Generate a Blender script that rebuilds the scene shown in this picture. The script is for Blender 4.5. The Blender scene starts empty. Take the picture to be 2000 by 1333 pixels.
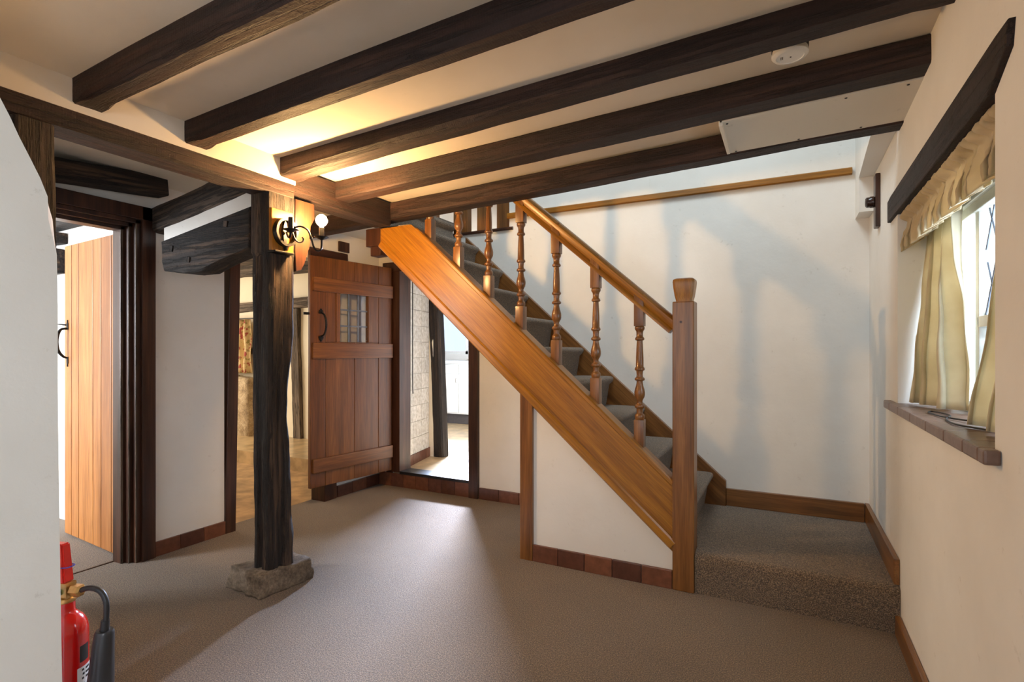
import bpy, bmesh, math, random
from mathutils import Vector, Matrix, noise

random.seed(7)
SC = bpy.context.scene
COL = SC.collection
R = math.radians

# ------------------------------------------------------------------ camera, world, lights, exposure
YAW = math.atan(535 / 1030.0)
cam_d = bpy.data.cameras.new('camera')
cam_d.sensor_width = 36.0
cam_d.lens = 36.0 * 1030.0 / 2000.0
cam_d.shift_y = 19.5 / 2000.0
cam_d.clip_start = 0.05
cam = bpy.data.objects.new('camera', cam_d)
COL.objects.link(cam)
cam.location = (0, 0, 1.2)
cam.rotation_euler = (R(90), 0, YAW)
SC.camera = cam

SC.view_settings.view_transform = 'Standard'
SC.view_settings.look = 'None'
SC.view_settings.gamma = 1.0
SC.view_settings.use_curve_mapping = False
SC.view_settings.exposure = -0.1

world = bpy.data.worlds.new('sky')
SC.world = world
world.use_nodes = True
wn = world.node_tree.nodes
wn['Background'].inputs[0].default_value = (0.80, 0.90, 1.0, 1)
wn['Background'].inputs[1].default_value = 1.6


def daylight(name, loc, target, sx, sy, power, color):
    """Soft daylight standing just outside one of the building's windows."""
    l = bpy.data.lights.new(name, 'AREA')
    l.shape = 'RECTANGLE'
    l.size, l.size_y, l.energy, l.color = sx, sy, power, color
    o = bpy.data.objects.new(name, l)
    COL.objects.link(o)
    o.location = loc
    o.rotation_euler = (Vector(target) - Vector(loc)).to_track_quat('-Z', 'Y').to_euler()
    return o


COOL = (0.80, 0.90, 1.0)
# the cottage window on the right, an added fill light behind the camera,
# the kitchen window, the windows of the two rooms on the left, the one upstairs
daylight('daylight_right_window', (0.86, 2.20, 1.55), (-1.6, 2.0, 0.7), 1.1, 0.75, 30, (0.86, 0.93, 1.0))
daylight('daylight_side_window', (0.80, -0.95, 1.45), (-1.8, 0.2, 1.1), 1.1, 0.8, 34, (0.80, 0.90, 1.0))
daylight('rear_fill_light', (-0.9, -2.75, 1.45), (-1.2, 3.0, 1.0), 2.0, 1.2, 17, (0.95, 0.97, 1.0))  # added ambient fill from the unseen rear of the room
kd = daylight('daylight_kitchen_window', (-4.20, 6.97, 2.12), (-2.05, 2.7, 0.1), 1.1, 0.28, 300, (0.70, 0.79, 1.0))
kd.data.spread = R(52)
daylight('daylight_left_room_window', (-4.9, -1.1, 1.55), (-3.9, 1.7, 0.9), 1.5, 1.1, 330, (0.88, 0.93, 1.0))
daylight('daylight_hearth_room_window', (-7.2, 3.0, 1.5), (-4.6, 3.4, 0.8), 1.3, 1.1, 70, (1.0, 0.86, 0.66))
daylight('daylight_upstairs_window', (-0.9, 2.2, 4.23), (-0.75, 3.55, 1.6), 1.2, 0.7, 55, (0.80, 0.93, 1.0))

# ------------------------------------------------------------------ materials


def nmat(name):
    m = bpy.data.materials.new(name)
    m.use_nodes = True
    nt = m.node_tree
    b = nt.nodes['Principled BSDF']
    return m, nt, b


def N(nt, t, **kw):
    n = nt.nodes.new(t)
    for k, v in kw.items():
        if k.startswith('i_'):
            n.inputs[k[2:].replace('_', ' ')].default_value = v
        else:
            setattr(n, k, v)
    return n


def ramp(nt, fac, stops):
    r = nt.nodes.new('ShaderNodeValToRGB')
    e = r.color_ramp.elements
    while len(e) < len(stops):
        e.new(0.5)
    for i, (p, c) in enumerate(stops):
        e[i].position = p
        e[i].color = (*c, 1)
    nt.links.new(fac, r.inputs[0])
    return r.outputs[0]


def mixc(nt, a, b, fac, mode='MIX'):
    m = nt.nodes.new('ShaderNodeMix')
    m.data_type = 'RGBA'
    m.blend_type = mode
    for s, v in ((6, a), (7, b), (0, fac)):
        if isinstance(v, (int, float)):
            m.inputs[s].default_value = v
        elif isinstance(v, tuple):
            m.inputs[s].default_value = (*v, 1)
        else:
            nt.links.new(v, m.inputs[s])
    return m.outputs[2]


def coords(nt, scale, rand=True):
    tc = nt.nodes.new('ShaderNodeTexCoord')
    mp = nt.nodes.new('ShaderNodeMapping')
    mp.inputs['Scale'].default_value = scale
    nt.links.new(tc.outputs['Object'], mp.inputs['Vector'])
    if rand:
        oi = nt.nodes.new('ShaderNodeObjectInfo')
        mu = nt.nodes.new('ShaderNodeMath')
        mu.operation = 'MULTIPLY'
        mu.inputs[1].default_value = 37.0
        nt.links.new(oi.outputs['Random'], mu.inputs[0])
        nt.links.new(mu.outputs[0], mp.inputs['Location'])
    return mp.outputs[0]


def noise_tex(nt, vec, scale, detail=3, rough=0.55):
    n = nt.nodes.new('ShaderNodeTexNoise')
    n.inputs['Scale'].default_value = scale
    n.inputs['Detail'].default_value = detail
    n.inputs['Roughness'].default_value = rough
    nt.links.new(vec, n.inputs['Vector'])
    return n.outputs[0]


def bump(nt, b, h, strength, dist, prev=None):
    n = nt.nodes.new('ShaderNodeBump')
    n.inputs['Strength'].default_value = strength
    n.inputs['Distance'].default_value = dist
    nt.links.new(h, n.inputs['Height'])
    if prev is not None:
        nt.links.new(prev, n.inputs['Normal'])
    nt.links.new(n.outputs[0], b.inputs['Normal'])
    return n.outputs[0]


def wood(name, axis, dark, mid, light, rough=0.45, grain=1.0, bmp=0.3, tone=0.0, saw=0.0, coat=0.0, crack=0.0):
    m, nt, b = nmat(name)
    s = [22 * grain] * 3
    s['XYZ'.index(axis)] = 1.3 * grain
    v = coords(nt, s)
    n1 = noise_tex(nt, v, 1.0, 4, 0.6)
    s2 = [130 * grain] * 3
    s2['XYZ'.index(axis)] = 5 * grain
    v2 = coords(nt, s2)
    n2 = noise_tex(nt, v2, 1.0, 3, 0.6)
    c = ramp(nt, n1, [(0.30, dark), (0.52, mid), (0.74, light)])
    g = ramp(nt, n2, [(0.36, (0.62, 0.60, 0.58)), (0.6, (1, 1, 1))])
    c = mixc(nt, c, g, 0.8, 'MULTIPLY')
    if tone:
        at = nt.nodes.new('ShaderNodeAttribute')
        at.attribute_name = 'tone'
        t = ramp(nt, at.outputs['Fac'], [(0.0, (1, 1, 1)), (1.0, (1 - tone, 1 - tone * 1.2, 1 - tone * 1.3))])
        c = mixc(nt, c, t, 1.0, 'MULTIPLY')
    p0 = None
    if crack:
        s3 = [30 * grain] * 3
        s3['XYZ'.index(axis)] = 1.6 * grain
        nc = noise_tex(nt, coords(nt, s3), 1.0, 5, 0.65)
        line = ramp(nt, nc, [(0.0, (1, 1, 1)), (0.455, (1, 1, 1)), (0.49, (0, 0, 0)), (0.505, (0, 0, 0)), (0.54, (1, 1, 1))])
        c = mixc(nt, c, mixc(nt, (1 - crack, 1 - crack, 1 - crack), (1, 1, 1), line), 1.0, 'MULTIPLY')
        pit = noise_tex(nt, coords(nt, (26, 26, 26)), 1.0, 6, 0.7)
        p0 = bump(nt, b, line, 0.8, 0.006)
        p0 = bump(nt, b, pit, 0.6, 0.008, p0)
    nt.links.new(c, b.inputs['Base Color'])
    b.inputs['Roughness'].default_value = rough
    b.inputs['Coat Weight'].default_value = coat
    b.inputs['Coat Roughness'].default_value = 0.25
    p = bump(nt, b, n2, bmp, 0.002, p0)
    if saw:
        w = nt.nodes.new('ShaderNodeTexWave')
        w.wave_type = 'BANDS'
        w.bands_direction = axis
        w.inputs['Scale'].default_value = 34
        w.inputs['Distortion'].default_value = 3.0
        w.inputs['Detail Scale'].default_value = 0.6
        nt.links.new(coords(nt, (1, 1, 1)), w.inputs['Vector'])
        p = bump(nt, b, w.outputs[1], saw, 0.002, p)
    return m


def woods(name, *a, **k):
    return {ax: wood(name + '_' + ax.lower(), ax, *a, **k) for ax in 'XYZ'}


BEAM = woods('dark_beam_wood', (0.011, 0.004, 0.0025), (0.030, 0.011, 0.007), (0.070, 0.030, 0.018), rough=0.7, saw=0.12, bmp=0.5, crack=0.35)
OLD = woods('old_blackened_timber', (0.005, 0.003, 0.002), (0.024, 0.014, 0.009), (0.14, 0.080, 0.045), rough=0.8, grain=1.0, bmp=1.0, crack=0.75)
STAIN = woods('dark_stained_joinery', (0.022, 0.008, 0.004), (0.060, 0.022, 0.011), (0.105, 0.042, 0.021), rough=0.35, bmp=0.2)
OAK = woods('honey_oak', (0.23, 0.086, 0.005), (0.335, 0.136, 0.008), (0.42, 0.18, 0.014), rough=0.36, bmp=0.08, coat=0.1)
TURN = woods('turned_oak', (0.13, 0.048, 0.010), (0.22, 0.087, 0.020), (0.31, 0.135, 0.036), rough=0.33, bmp=0.1, coat=0.15)
DOORW = woods('brown_oak_door', (0.12, 0.042, 0.009), (0.205, 0.074, 0.015), (0.29, 0.115, 0.026), rough=0.4, bmp=0.2, tone=0.35, coat=0.15)
DOORL = woods('light_oak_door', (0.34, 0.125, 0.028), (0.50, 0.20, 0.052), (0.60, 0.28, 0.09), rough=0.42, bmp=0.2, tone=0.3)
OLDL = woods('grey_brown_old_timber', (0.018, 0.012, 0.008), (0.065, 0.043, 0.029), (0.17, 0.12, 0.085), rough=0.85, grain=0.9, bmp=0.9, crack=0.7)
GREYW = woods('weathered_stud', (0.07, 0.05, 0.035), (0.17, 0.125, 0.088), (0.30, 0.23, 0.17), rough=0.8, bmp=0.8, grain=0.8, crack=0.6)


def plaster(name, c1, c2, stain=0.25, bstr=0.35, rough=0.85):
    m, nt, b = nmat(name)
    v = coords(nt, (1, 1, 1), False)
    n1 = noise_tex(nt, v, 1.6, 4, 0.6)
    n2 = noise_tex(nt, v, 55, 4, 0.6)
    n3 = noise_tex(nt, v, 9, 3, 0.5)
    n4 = noise_tex(nt, v, 17, 6, 0.75)
    c = ramp(nt, n1, [(0.35, c2), (0.6, c1)])
    d = ramp(nt, n4, [(0.63, (1, 1, 1)), (0.74, (1 - stain, 1 - stain * 1.1, 1 - stain * 1.25))])
    c = mixc(nt, c, d, 0.7, 'MULTIPLY')
    nt.links.new(c, b.inputs['Base Color'])
    b.inputs['Roughness'].default_value = rough
    p = bump(nt, b, n3, bstr * 0.35, 0.02)
    bump(nt, b, n2, bstr * 0.5, 0.003, p)
    return m


WALL = plaster('white_plaster', (0.80, 0.775, 0.725), (0.74, 0.71, 0.655))
CEIL = plaster('cream_ceiling_plaster', (0.74, 0.675, 0.575), (0.68, 0.61, 0.51), stain=0.1, bstr=0.2)
PANEL = plaster('painted_board', (0.76, 0.71, 0.615), (0.72, 0.67, 0.575), stain=0.3, bstr=0.08)
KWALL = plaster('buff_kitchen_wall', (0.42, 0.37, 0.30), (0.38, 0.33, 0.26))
CREAM = plaster('cream_wall', (0.84, 0.77, 0.62), (0.80, 0.72, 0.56), stain=0.15)


def carpet(name, a, b_, c_):
    m, nt, b = nmat(name)
    v = coords(nt, (1, 1, 1), False)
    n1 = noise_tex(nt, v, 210, 3, 0.85)
    n2 = noise_tex(nt, v, 2.2, 3, 0.6)
    n3 = noise_tex(nt, v, 110, 3, 0.75)
    c = ramp(nt, n1, [(0.40, a), (0.5, b_), (0.60, c_)])
    l = ramp(nt, n2, [(0.3, (0.86, 0.85, 0.84)), (0.65, (1.06, 1.05, 1.03))])
    c = mixc(nt, c, l, 1.0, 'MULTIPLY')
    l = ramp(nt, n3, [(0.35, (0.74, 0.73, 0.72)), (0.6, (1.1, 1.1, 1.1))])
    c = mixc(nt, c, l, 0.85, 'MULTIPLY')
    nt.links.new(c, b.inputs['Base Color'])
    b.inputs['Roughness'].default_value = 1.0
    b.inputs['Specular IOR Level'].default_value = 0.1
    b.inputs['Sheen Weight'].default_value = 0.35
    b.inputs['Sheen Roughness'].default_value = 0.6
    p = bump(nt, b, n3, 0.7, 0.008)
    bump(nt, b, n1, 0.9, 0.006, p)
    return m


CARPET = carpet('brown_flecked_carpet', (0.036, 0.021, 0.010), (0.142, 0.089, 0.046), (0.41, 0.285, 0.175))


def plain(name, col, rough=0.5, metal=0.0, var=0.12, scale=30, bstr=0.1, **kw):
    m, nt, b = nmat(name)
    v = coords(nt, (1, 1, 1))
    n = noise_tex(nt, v, scale, 4)
    lo = tuple(x * (1 - var) for x in col)
    hi = tuple(min(1, x * (1 + var)) for x in col)
    nt.links.new(ramp(nt, n, [(0.35, lo), (0.65, hi)]), b.inputs['Base Color'])
    b.inputs['Roughness'].default_value = rough
    b.inputs['Metallic'].default_value = metal
    for k, x in kw.items():
        b.inputs[k.replace('_', ' ')].default_value = x
    if bstr:
        bump(nt, b, n, bstr, 0.003)
    return m


def toned(name, cols, rough=0.4, bstr=0.25):
    m, nt, b = nmat(name)
    at = nt.nodes.new('ShaderNodeAttribute')
    at.attribute_name = 'tone'
    v = coords(nt, (1, 1, 1), False)
    n = noise_tex(nt, v, 28, 5)
    k = len(cols)
    c = ramp(nt, at.outputs['Fac'], [(i / (k - 1), q) for i, q in enumerate(cols)])
    c = mixc(nt, c, ramp(nt, n, [(0.35, (0.75, 0.73, 0.7)), (0.65, (1.1, 1.1, 1.1))]), 1.0, 'MULTIPLY')
    nt.links.new(c, b.inputs['Base Color'])
    b.inputs['Roughness'].default_value = rough
    bump(nt, b, n, bstr, 0.003)
    return m


QUARRY = toned('quarry_tile', [(0.085, 0.032, 0.020), (0.15, 0.055, 0.030), (0.20, 0.075, 0.038), (0.12, 0.050, 0.036)], 0.35)
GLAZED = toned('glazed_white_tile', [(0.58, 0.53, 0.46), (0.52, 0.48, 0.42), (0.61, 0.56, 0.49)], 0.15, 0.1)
SILLT = toned('brown_sill_tile', [(0.15, 0.090, 0.072), (0.20, 0.125, 0.098), (0.17, 0.108, 0.086)], 0.35)
IRON = plain('black_iron', (0.016, 0.014, 0.013), 0.42, 0.6, 0.3, 60, 0.4)
BLACKR = plain('black_rubber', (0.012, 0.012, 0.013), 0.45, 0, 0.2, 40, 0.05)
HORN = plain('black_plastic_horn', (0.020, 0.020, 0.022), 0.35, 0, 0.1, 20, 0.03)
REDP = plain('red_enamel', (0.55, 0.008, 0.006), 0.16, 0, 0.06, 12, 0.02, Coat_Weight=0.6)
REDM = plain('red_plastic', (0.62, 0.025, 0.015), 0.35, 0, 0.06, 12, 0.02)
BRASS = plain('brass', (0.58, 0.36, 0.13), 0.3, 0.9, 0.15, 50, 0.1)
TEAL = plain('teal_cap', (0.02, 0.38, 0.36), 0.3)
BLUE = plain('blue_seal', (0.05, 0.06, 0.42), 0.4)
WPLAS = plain('white_plastic', (0.74, 0.71, 0.65), 0.4, 0, 0.03, 20, 0.0)
SLOT = plain('dark_slot', (0.03, 0.02, 0.015), 0.7)
LABELW = plain('white_label', (0.78, 0.78, 0.78), 0.4, 0, 0.02)
BLACKP = plain('black_print', (0.012, 0.012, 0.014), 0.4)
BAKE = plain('brown_bakelite', (0.030, 0.013, 0.009), 0.2, 0, 0.2)
CUP = plain('cream_cupboard', (0.80, 0.79, 0.74), 0.35, 0, 0.02)
WTOP = plain('pale_worktop', (0.74, 0.75, 0.72), 0.25, 0, 0.05)
PLINTH = plain('dark_plinth', (0.06, 0.05, 0.045), 0.5)
UPVC = plain('cream_painted_frame', (0.62, 0.61, 0.54), 0.35, 0, 0.04)
LEAD = plain('lead_came', (0.16, 0.18, 0.22), 0.5, 0.5)
KFLOOR = plain('sandy_vinyl', (0.50, 0.36, 0.20), 0.28, 0, 0.25, 7, 0.05)
DUSTF = plain('dusty_buff_floor', (0.42, 0.26, 0.12), 0.8, 0, 0.3, 6, 0.2)
LATCH = plain('nail_metal', (0.45, 0.40, 0.33), 0.5, 0.5)


def stone_mat(name, a, b_, c_):
    m, nt, b = nmat(name)
    v = coords(nt, (1, 1, 1))
    n = noise_tex(nt, v, 9, 8, 0.7)
    n2 = noise_tex(nt, v, 70, 5, 0.7)
    c = ramp(nt, n, [(0.32, a), (0.5, b_), (0.68, c_)])
    c = mixc(nt, c, ramp(nt, n2, [(0.4, (0.6, 0.6, 0.6)), (0.6, (1.1, 1.1, 1.1))]), 0.8, 'MULTIPLY')
    nt.links.new(c, b.inputs['Base Color'])
    b.inputs['Roughness'].default_value = 0.9
    p = bump(nt, b, n, 0.7, 0.02)
    bump(nt, b, n2, 0.8, 0.006, p)
    return m


STONE = stone_mat('rough_padstone', (0.09, 0.065, 0.042), (0.21, 0.155, 0.105), (0.34, 0.27, 0.20))
STONEL = stone_mat('buff_rubble', (0.24, 0.17, 0.10), (0.48, 0.36, 0.22), (0.62, 0.50, 0.34))


def cloth(name, a, b_, trans=0.35):
    m, nt, b = nmat(name)
    v = coords(nt, (1, 1, 1))
    n = noise_tex(nt, v, 320, 2)
    n2 = noise_tex(nt, v, 7, 3)
    c = ramp(nt, n2, [(0.35, a), (0.65, b_)])
    nt.links.new(c, b.inputs['Base Color'])
    b.inputs['Roughness'].default_value = 0.75
    b.inputs['Sheen Weight'].default_value = 0.4
    bump(nt, b, n, 0.15, 0.001)
    tr = nt.nodes.new('ShaderNodeBsdfTranslucent')
    nt.links.new(c, tr.inputs[0])
    mx = nt.nodes.new('ShaderNodeMixShader')
    mx.inputs[0].default_value = trans
    nt.links.new(b.outputs[0], mx.inputs[1])
    nt.links.new(tr.outputs[0], mx.inputs[2])
    nt.links.new(mx.outputs[0], nt.nodes['Material Output'].inputs[0])
    return m


CURT = cloth('gold_cream_velvet', (0.66, 0.57, 0.37), (0.78, 0.70, 0.50), 0.4)
VALA = cloth('gold_cream_velvet_valance', (0.62, 0.49, 0.28), (0.74, 0.61, 0.39), 0.4)


def floral():
    m, nt, b = nmat('floral_curtain_cloth')
    v = coords(nt, (1, 1, 1))
    n = noise_tex(nt, v, 16, 3, 0.5)
    n2 = noise_tex(nt, v, 23, 3, 0.5)
    c = mixc(nt, (0.60, 0.44, 0.22), (0.33, 0.06, 0.045), ramp(nt, n, [(0.56, (0, 0, 0)), (0.60, (1, 1, 1))]))
    c = mixc(nt, c, (0.30, 0.24, 0.08), ramp(nt, n2, [(0.58, (0, 0, 0)), (0.62, (1, 1, 1))]))
    nt.links.new(c, b.inputs['Base Color'])
    b.inputs['Roughness'].default_value = 0.8
    return m


FLORAL = floral()


def glass_mat(name, col=(0.9, 0.95, 1.0), gloss=0.08):
    m, nt, b = nmat(name)
    tr = nt.nodes.new('ShaderNodeBsdfTransparent')
    tr.inputs[0].default_value = (*col, 1)
    gl = nt.nodes.new('ShaderNodeBsdfGlossy')
    gl.inputs['Roughness'].default_value = 0.03
    mx = nt.nodes.new('ShaderNodeMixShader')
    mx.inputs[0].default_value = gloss
    nt.links.new(tr.outputs[0], mx.inputs[1])
    nt.links.new(gl.outputs[0], mx.inputs[2])
    nt.links.new(mx.outputs[0], nt.nodes['Material Output'].inputs[0])
    return m


GLASS = glass_mat('window_glass')
DGLASS = glass_mat('door_glass', (0.93, 0.93, 0.92), 0.06)


def emit(name, col, s):
    m, nt, b = nmat(name)
    b.inputs['Base Color'].default_value = (*col, 1)
    b.inputs['Emission Color'].default_value = (*col, 1)
    b.inputs['Emission Strength'].default_value = s
    return m


BULB = emit('lit_bulb', (1.0, 0.58, 0.23), 2100)

# ------------------------------------------------------------------ helpers
LOC = {}


def link(o, parent=None):
    COL.objects.link(o)
    if parent is not None:
        o.parent = parent
        o.matrix_parent_inverse = LOC[parent.name].inverted()
    LOC[o.name] = Matrix.Translation(o.location) @ o.rotation_euler.to_matrix().to_4x4()
    return o


def tag(o, label=None, cat=None, group=None, kind=None):
    for k, v in (('label', label), ('category', cat), ('group', group), ('kind', kind)):
        if v:
            o[k] = v
    return o


def thing(name, loc, label, cat, group=None, kind=None, rz=0.0, parent=None):
    o = bpy.data.objects.new(name, None)
    o.empty_display_size = 0.1
    o.location = loc
    o.rotation_euler = (0, 0, rz)
    link(o, parent)
    return tag(o, label, cat, group, kind)


def finish(bm, name, mat, parent=None, loc=(0, 0, 0), rot=None, smooth=False):
    """loc/rot give the object's own frame; bm is in that frame."""
    bmesh.ops.recalc_face_normals(bm, faces=bm.faces)
    me = bpy.data.meshes.new(name)
    bm.to_mesh(me)
    bm.free()
    me.materials.append(mat)
    if smooth:
        for p in me.polygons:
            p.use_smooth = True
        if smooth != 'all':
            me.set_sharp_from_angle(angle=R(40))
    o = bpy.data.objects.new(name, me)
    o.location = loc
    if rot is not None:
        o.rotation_euler = rot
    link(o, parent)
    return o


def add_box(bm, x0, x1, y0, y1, z0, z1, bev=0.0, tone=None):
    vs = [bm.verts.new(p) for p in ((x0, y0, z0), (x1, y0, z0), (x1, y1, z0), (x0, y1, z0),
                                    (x0, y0, z1), (x1, y0, z1), (x1, y1, z1), (x0, y1, z1))]
    fs = [bm.faces.new([vs[i] for i in q]) for q in
          ((0, 3, 2, 1), (4, 5, 6, 7), (0, 1, 5, 4), (1, 2, 6, 5), (2, 3, 7, 6), (3, 0, 4, 7))]
    if tone is not None:
        ly = bm.loops.layers.float_color.get('tone') or bm.loops.layers.float_color.new('tone')
        for f in fs:
            for l in f.loops:
                l[ly] = (tone, tone, tone, 1)
    if bev:
        es = list({e for f in fs for e in f.edges})
        bmesh.ops.bevel(bm, geom=es, offset=bev, segments=2, profile=0.6, affect='EDGES')


def box(name, x0, x1, y0, y1, z0, z1, mat, parent=None, bev=0.003):
    c = ((x0 + x1) / 2, (y0 + y1) / 2, (z0 + z1) / 2)
    bm = bmesh.new()
    add_box(bm, x0 - c[0], x1 - c[0], y0 - c[1], y1 - c[1], z0 - c[2], z1 - c[2], bev)
    return finish(bm, name, mat, parent, c)


def boxes(name, lst, mat, parent=None, bev=0.0, tones=False):
    bm = bmesh.new()
    if tones:
        bm.loops.layers.float_color.new('tone')
    for q in lst:
        add_box(bm, *q, bev, random.random() if tones else None)
    return finish(bm, name, mat, parent)


def frame_of(p0, p1):
    d = Vector(p1) - Vector(p0)
    q = d.to_track_quat('X', 'Z')
    return d.length, q.to_euler()


def timber(name, p0, p1, w, h, mat, parent=None, rough=0.0, seg=0.06, bev=0.006, seed=0, stop=0.0, twist=None):
    """Sawn or rough timber from p0 to p1 (centre line); local X runs along the grain."""
    L, rot = frame_of(p0, p1)
    n = max(1, int(L / seg)) if (rough or stop) else 1
    bm = bmesh.new()
    rings = []
    K = 3 if rough else 1
    for i in range(n + 1):
        x = L * i / n
        prof = []
        c = bev
        if stop and 0.10 < x < L - 0.10:
            c = stop
        base = [(-w / 2 + bev, h / 2), (w / 2 - bev, h / 2), (w / 2, h / 2 - bev), (w / 2, -h / 2 + c), (w / 2 - c, -h / 2),
                (-w / 2 + c, -h / 2), (-w / 2, -h / 2 + c), (-w / 2, h / 2 - bev)]
        pts = []
        for j in range(8):
            a, b2 = base[j], base[(j + 1) % 8]
            pts.append(a)
            if rough:
                for k in range(1, K):
                    pts.append((a[0] + (b2[0] - a[0]) * k / K, a[1] + (b2[1] - a[1]) * k / K))
        for (yy, zz) in pts:
            p = Vector((x, yy, zz))
            if rough:
                s = Vector((x * 2.2 + seed * 3.1, yy * 6, zz * 6))
                g = noise.noise(s) * rough + noise.noise(s * 4.7) * rough * 0.35
                r = Vector((0, yy, zz))
                if r.length > 1e-6:
                    p += r.normalized() * g
                sway = Vector((0, noise.noise(Vector((x * 1.3, seed, 2.2))), noise.noise(Vector((x * 1.3, seed, 8.1))))) * rough * 0.8
                p += sway
            prof.append(bm.verts.new(p))
        rings.append(prof)
    m = len(rings[0])
    for i in range(n):
        for j in range(m):
            bm.faces.new((rings[i][j], rings[i][(j + 1) % m], rings[i + 1][(j + 1) % m], rings[i + 1][j]))
    bm.faces.new(rings[0])
    bm.faces.new(rings[-1])
    return finish(bm, name, mat, parent, p0, rot, smooth=bool(rough))


def prism(name, poly, axis, a0, a1, mat, parent=None, bev=0.0, smooth=False, origin=None):
    """poly of 2D points in the two other axes, extruded from a0 to a1 along axis."""
    o = Vector(origin) if origin else Vector((0, 0, 0))
    bm = bmesh.new()

    def P(a, u, v):
        q = {'X': (a, u, v), 'Y': (u, a, v), 'Z': (u, v, a)}[axis]
        return Vector(q) - o
    A = [bm.verts.new(P(a0, u, v)) for u, v in poly]
    B = [bm.verts.new(P(a1, u, v)) for u, v in poly]
    f1 = bm.faces.new(A)
    f2 = bm.faces.new(B[::-1])
    n = len(poly)
    for i in range(n):
        bm.faces.new((A[i], B[i], B[(i + 1) % n], A[(i + 1) % n]))
    if bev:
        bmesh.ops.bevel(bm, geom=list(f1.edges) + list(f2.edges), offset=bev, segments=3, profile=0.5, affect='EDGES')
    return finish(bm, name, mat, parent, tuple(o), smooth=smooth)


def tube_bm(bm, pts, r, seg=10, cap=True, radii=None, sub=6, closed=False):
    P = [Vector(p) for p in pts]
    out, rad = [], []
    n = len(P)
    if sub > 1 and n > 2:
        for i in range(n - 1):
            p0 = P[max(i - 1, 0)]
            p1, p2 = P[i], P[i + 1]
            p3 = P[min(i + 2, n - 1)]
            for k in range(sub):
                t = k / sub
                out.append(0.5 * ((2 * p1) + (-p0 + p2) * t + (2 * p0 - 5 * p1 + 4 * p2 - p3) * t * t + (-p0 + 3 * p1 - 3 * p2 + p3) * t ** 3))
                if radii:
                    rad.append(radii[i] * (1 - t) + radii[i + 1] * t)
        out.append(P[-1])
        if radii:
            rad.append(radii[-1])
    else:
        out = P
        rad = list(radii) if radii else []
    rings = []
    t0 = (out[1] - out[0]).normalized()
    up = Vector((0, 0, 1)) if abs(t0.z) < 0.9 else Vector((1, 0, 0))
    nrm = t0.cross(up).normalized()
    for i, p in enumerate(out):
        t = (out[min(i + 1, len(out) - 1)] - out[max(i - 1, 0)]).normalized()
        nrm = (nrm - t * nrm.dot(t)).normalized()
        bn = t.cross(nrm)
        rr = rad[i] if rad else r
        rings.append([bm.verts.new(p + (nrm * math.cos(a) + bn * math.sin(a)) * rr)
                      for a in [2 * math.pi * k / seg for k in range(seg)]])
    for i in range(len(rings) - 1):
        for k in range(seg):
            bm.faces.new((rings[i][k], rings[i][(k + 1) % seg], rings[i + 1][(k + 1) % seg], rings[i + 1][k]))
    if cap:
        bm.faces.new(rings[0])
        bm.faces.new(rings[-1])


def tube(name, pts, r, mat, parent=None, **k):
    bm = bmesh.new()
    tube_bm(bm, pts, r, **k)
    return finish(bm, name, mat, parent, smooth=True)


def lathe_bm(bm, prof, seg=24, c=(0, 0, 0)):
    rings = []
    for (r, z) in prof:
        rings.append([bm.verts.new((c[0] + r * math.cos(2 * math.pi * k / seg), c[1] + r * math.sin(2 * math.pi * k / seg), c[2] + z)) for k in range(seg)])
    for i in range(len(rings) - 1):
        for k in range(seg):
            bm.faces.new((rings[i][k], rings[i][(k + 1) % seg], rings[i + 1][(k + 1) % seg], rings[i + 1][k]))
    bm.faces.new(rings[0])
    bm.faces.new(rings[-1])


def lathe(name, prof, loc, mat, parent=None, seg=28, rot=None):
    bm = bmesh.new()
    lathe_bm(bm, prof, seg)
    return finish(bm, name, mat, parent, loc, rot, smooth=True)


def zc(x):
    return 2.168 + 0.036 * (x + 2.25)


# ------------------------------------------------------------------ setting: floors, walls, ceilings
XR, XL, YB, YN = 0.43, -3.27, 3.68, -2.6
tag(boxes('floor', [(XL - 0.13, XR + 0.05, YN, YB, -0.1, 0.0)], CARPET), 'brown flecked carpet over the hall floor', 'floor', kind='structure')
tag(boxes('floor', [(-7.3, XL - 0.13, -1.4, 1.90, -0.1, 0.0)], CARPET), 'carpeted floor seen past the light oak plank door on the left', 'floor', kind='structure')
tag(boxes('floor', [(-7.3, XL - 0.13, 1.90, 4.75, -0.1, -0.004)], DUSTF), 'dusty buff floor of the room seen behind the old post', 'floor', kind='structure')
tag(boxes('floor', [(-6.2, -2.0, YB + 0.006, 7.1, -0.1, 0.13)], KFLOOR), 'shiny sandy kitchen floor one step up from the hall', 'floor', kind='structure')

# left wall with two openings
tag(boxes('wall_left', [
    (XL - .13, XL, -0.3, 0.86, 0, 2.4), (XL - .13, XL, 0.86, 1.70, 2.015, 2.4), (XL - .13, XL, 1.70, 2.20, 0, 2.4),
    (XL - .13, XL, 2.20, 3.05, 1.92, 2.4), (XL - .13, XL, 3.05, 3.80, 0, 2.4)], WALL),
    'white plastered wall on the left with the two doorways', 'wall', kind='structure')
# back wall (kitchen doorway, open gap with balusters at the stair head)
TOPZ = 4.2
tag(boxes('wall_back', [
    (XL - .13, -3.10, YB, YB + .12, 0, 2.17), (-3.10, -2.21, YB, YB + .12, 1.98, 2.17), (-2.21, XR + .3, YB, YB + .12, 0, 2.17),
    (-3.9, -2.75, YB, YB + .12, 2.17, TOPZ), (-1.935, XR + .3, YB, YB + .12, 2.17, TOPZ)], WALL),
    'white plastered back wall behind the staircase and beside the kitchen doorway', 'wall', kind='structure')
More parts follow.
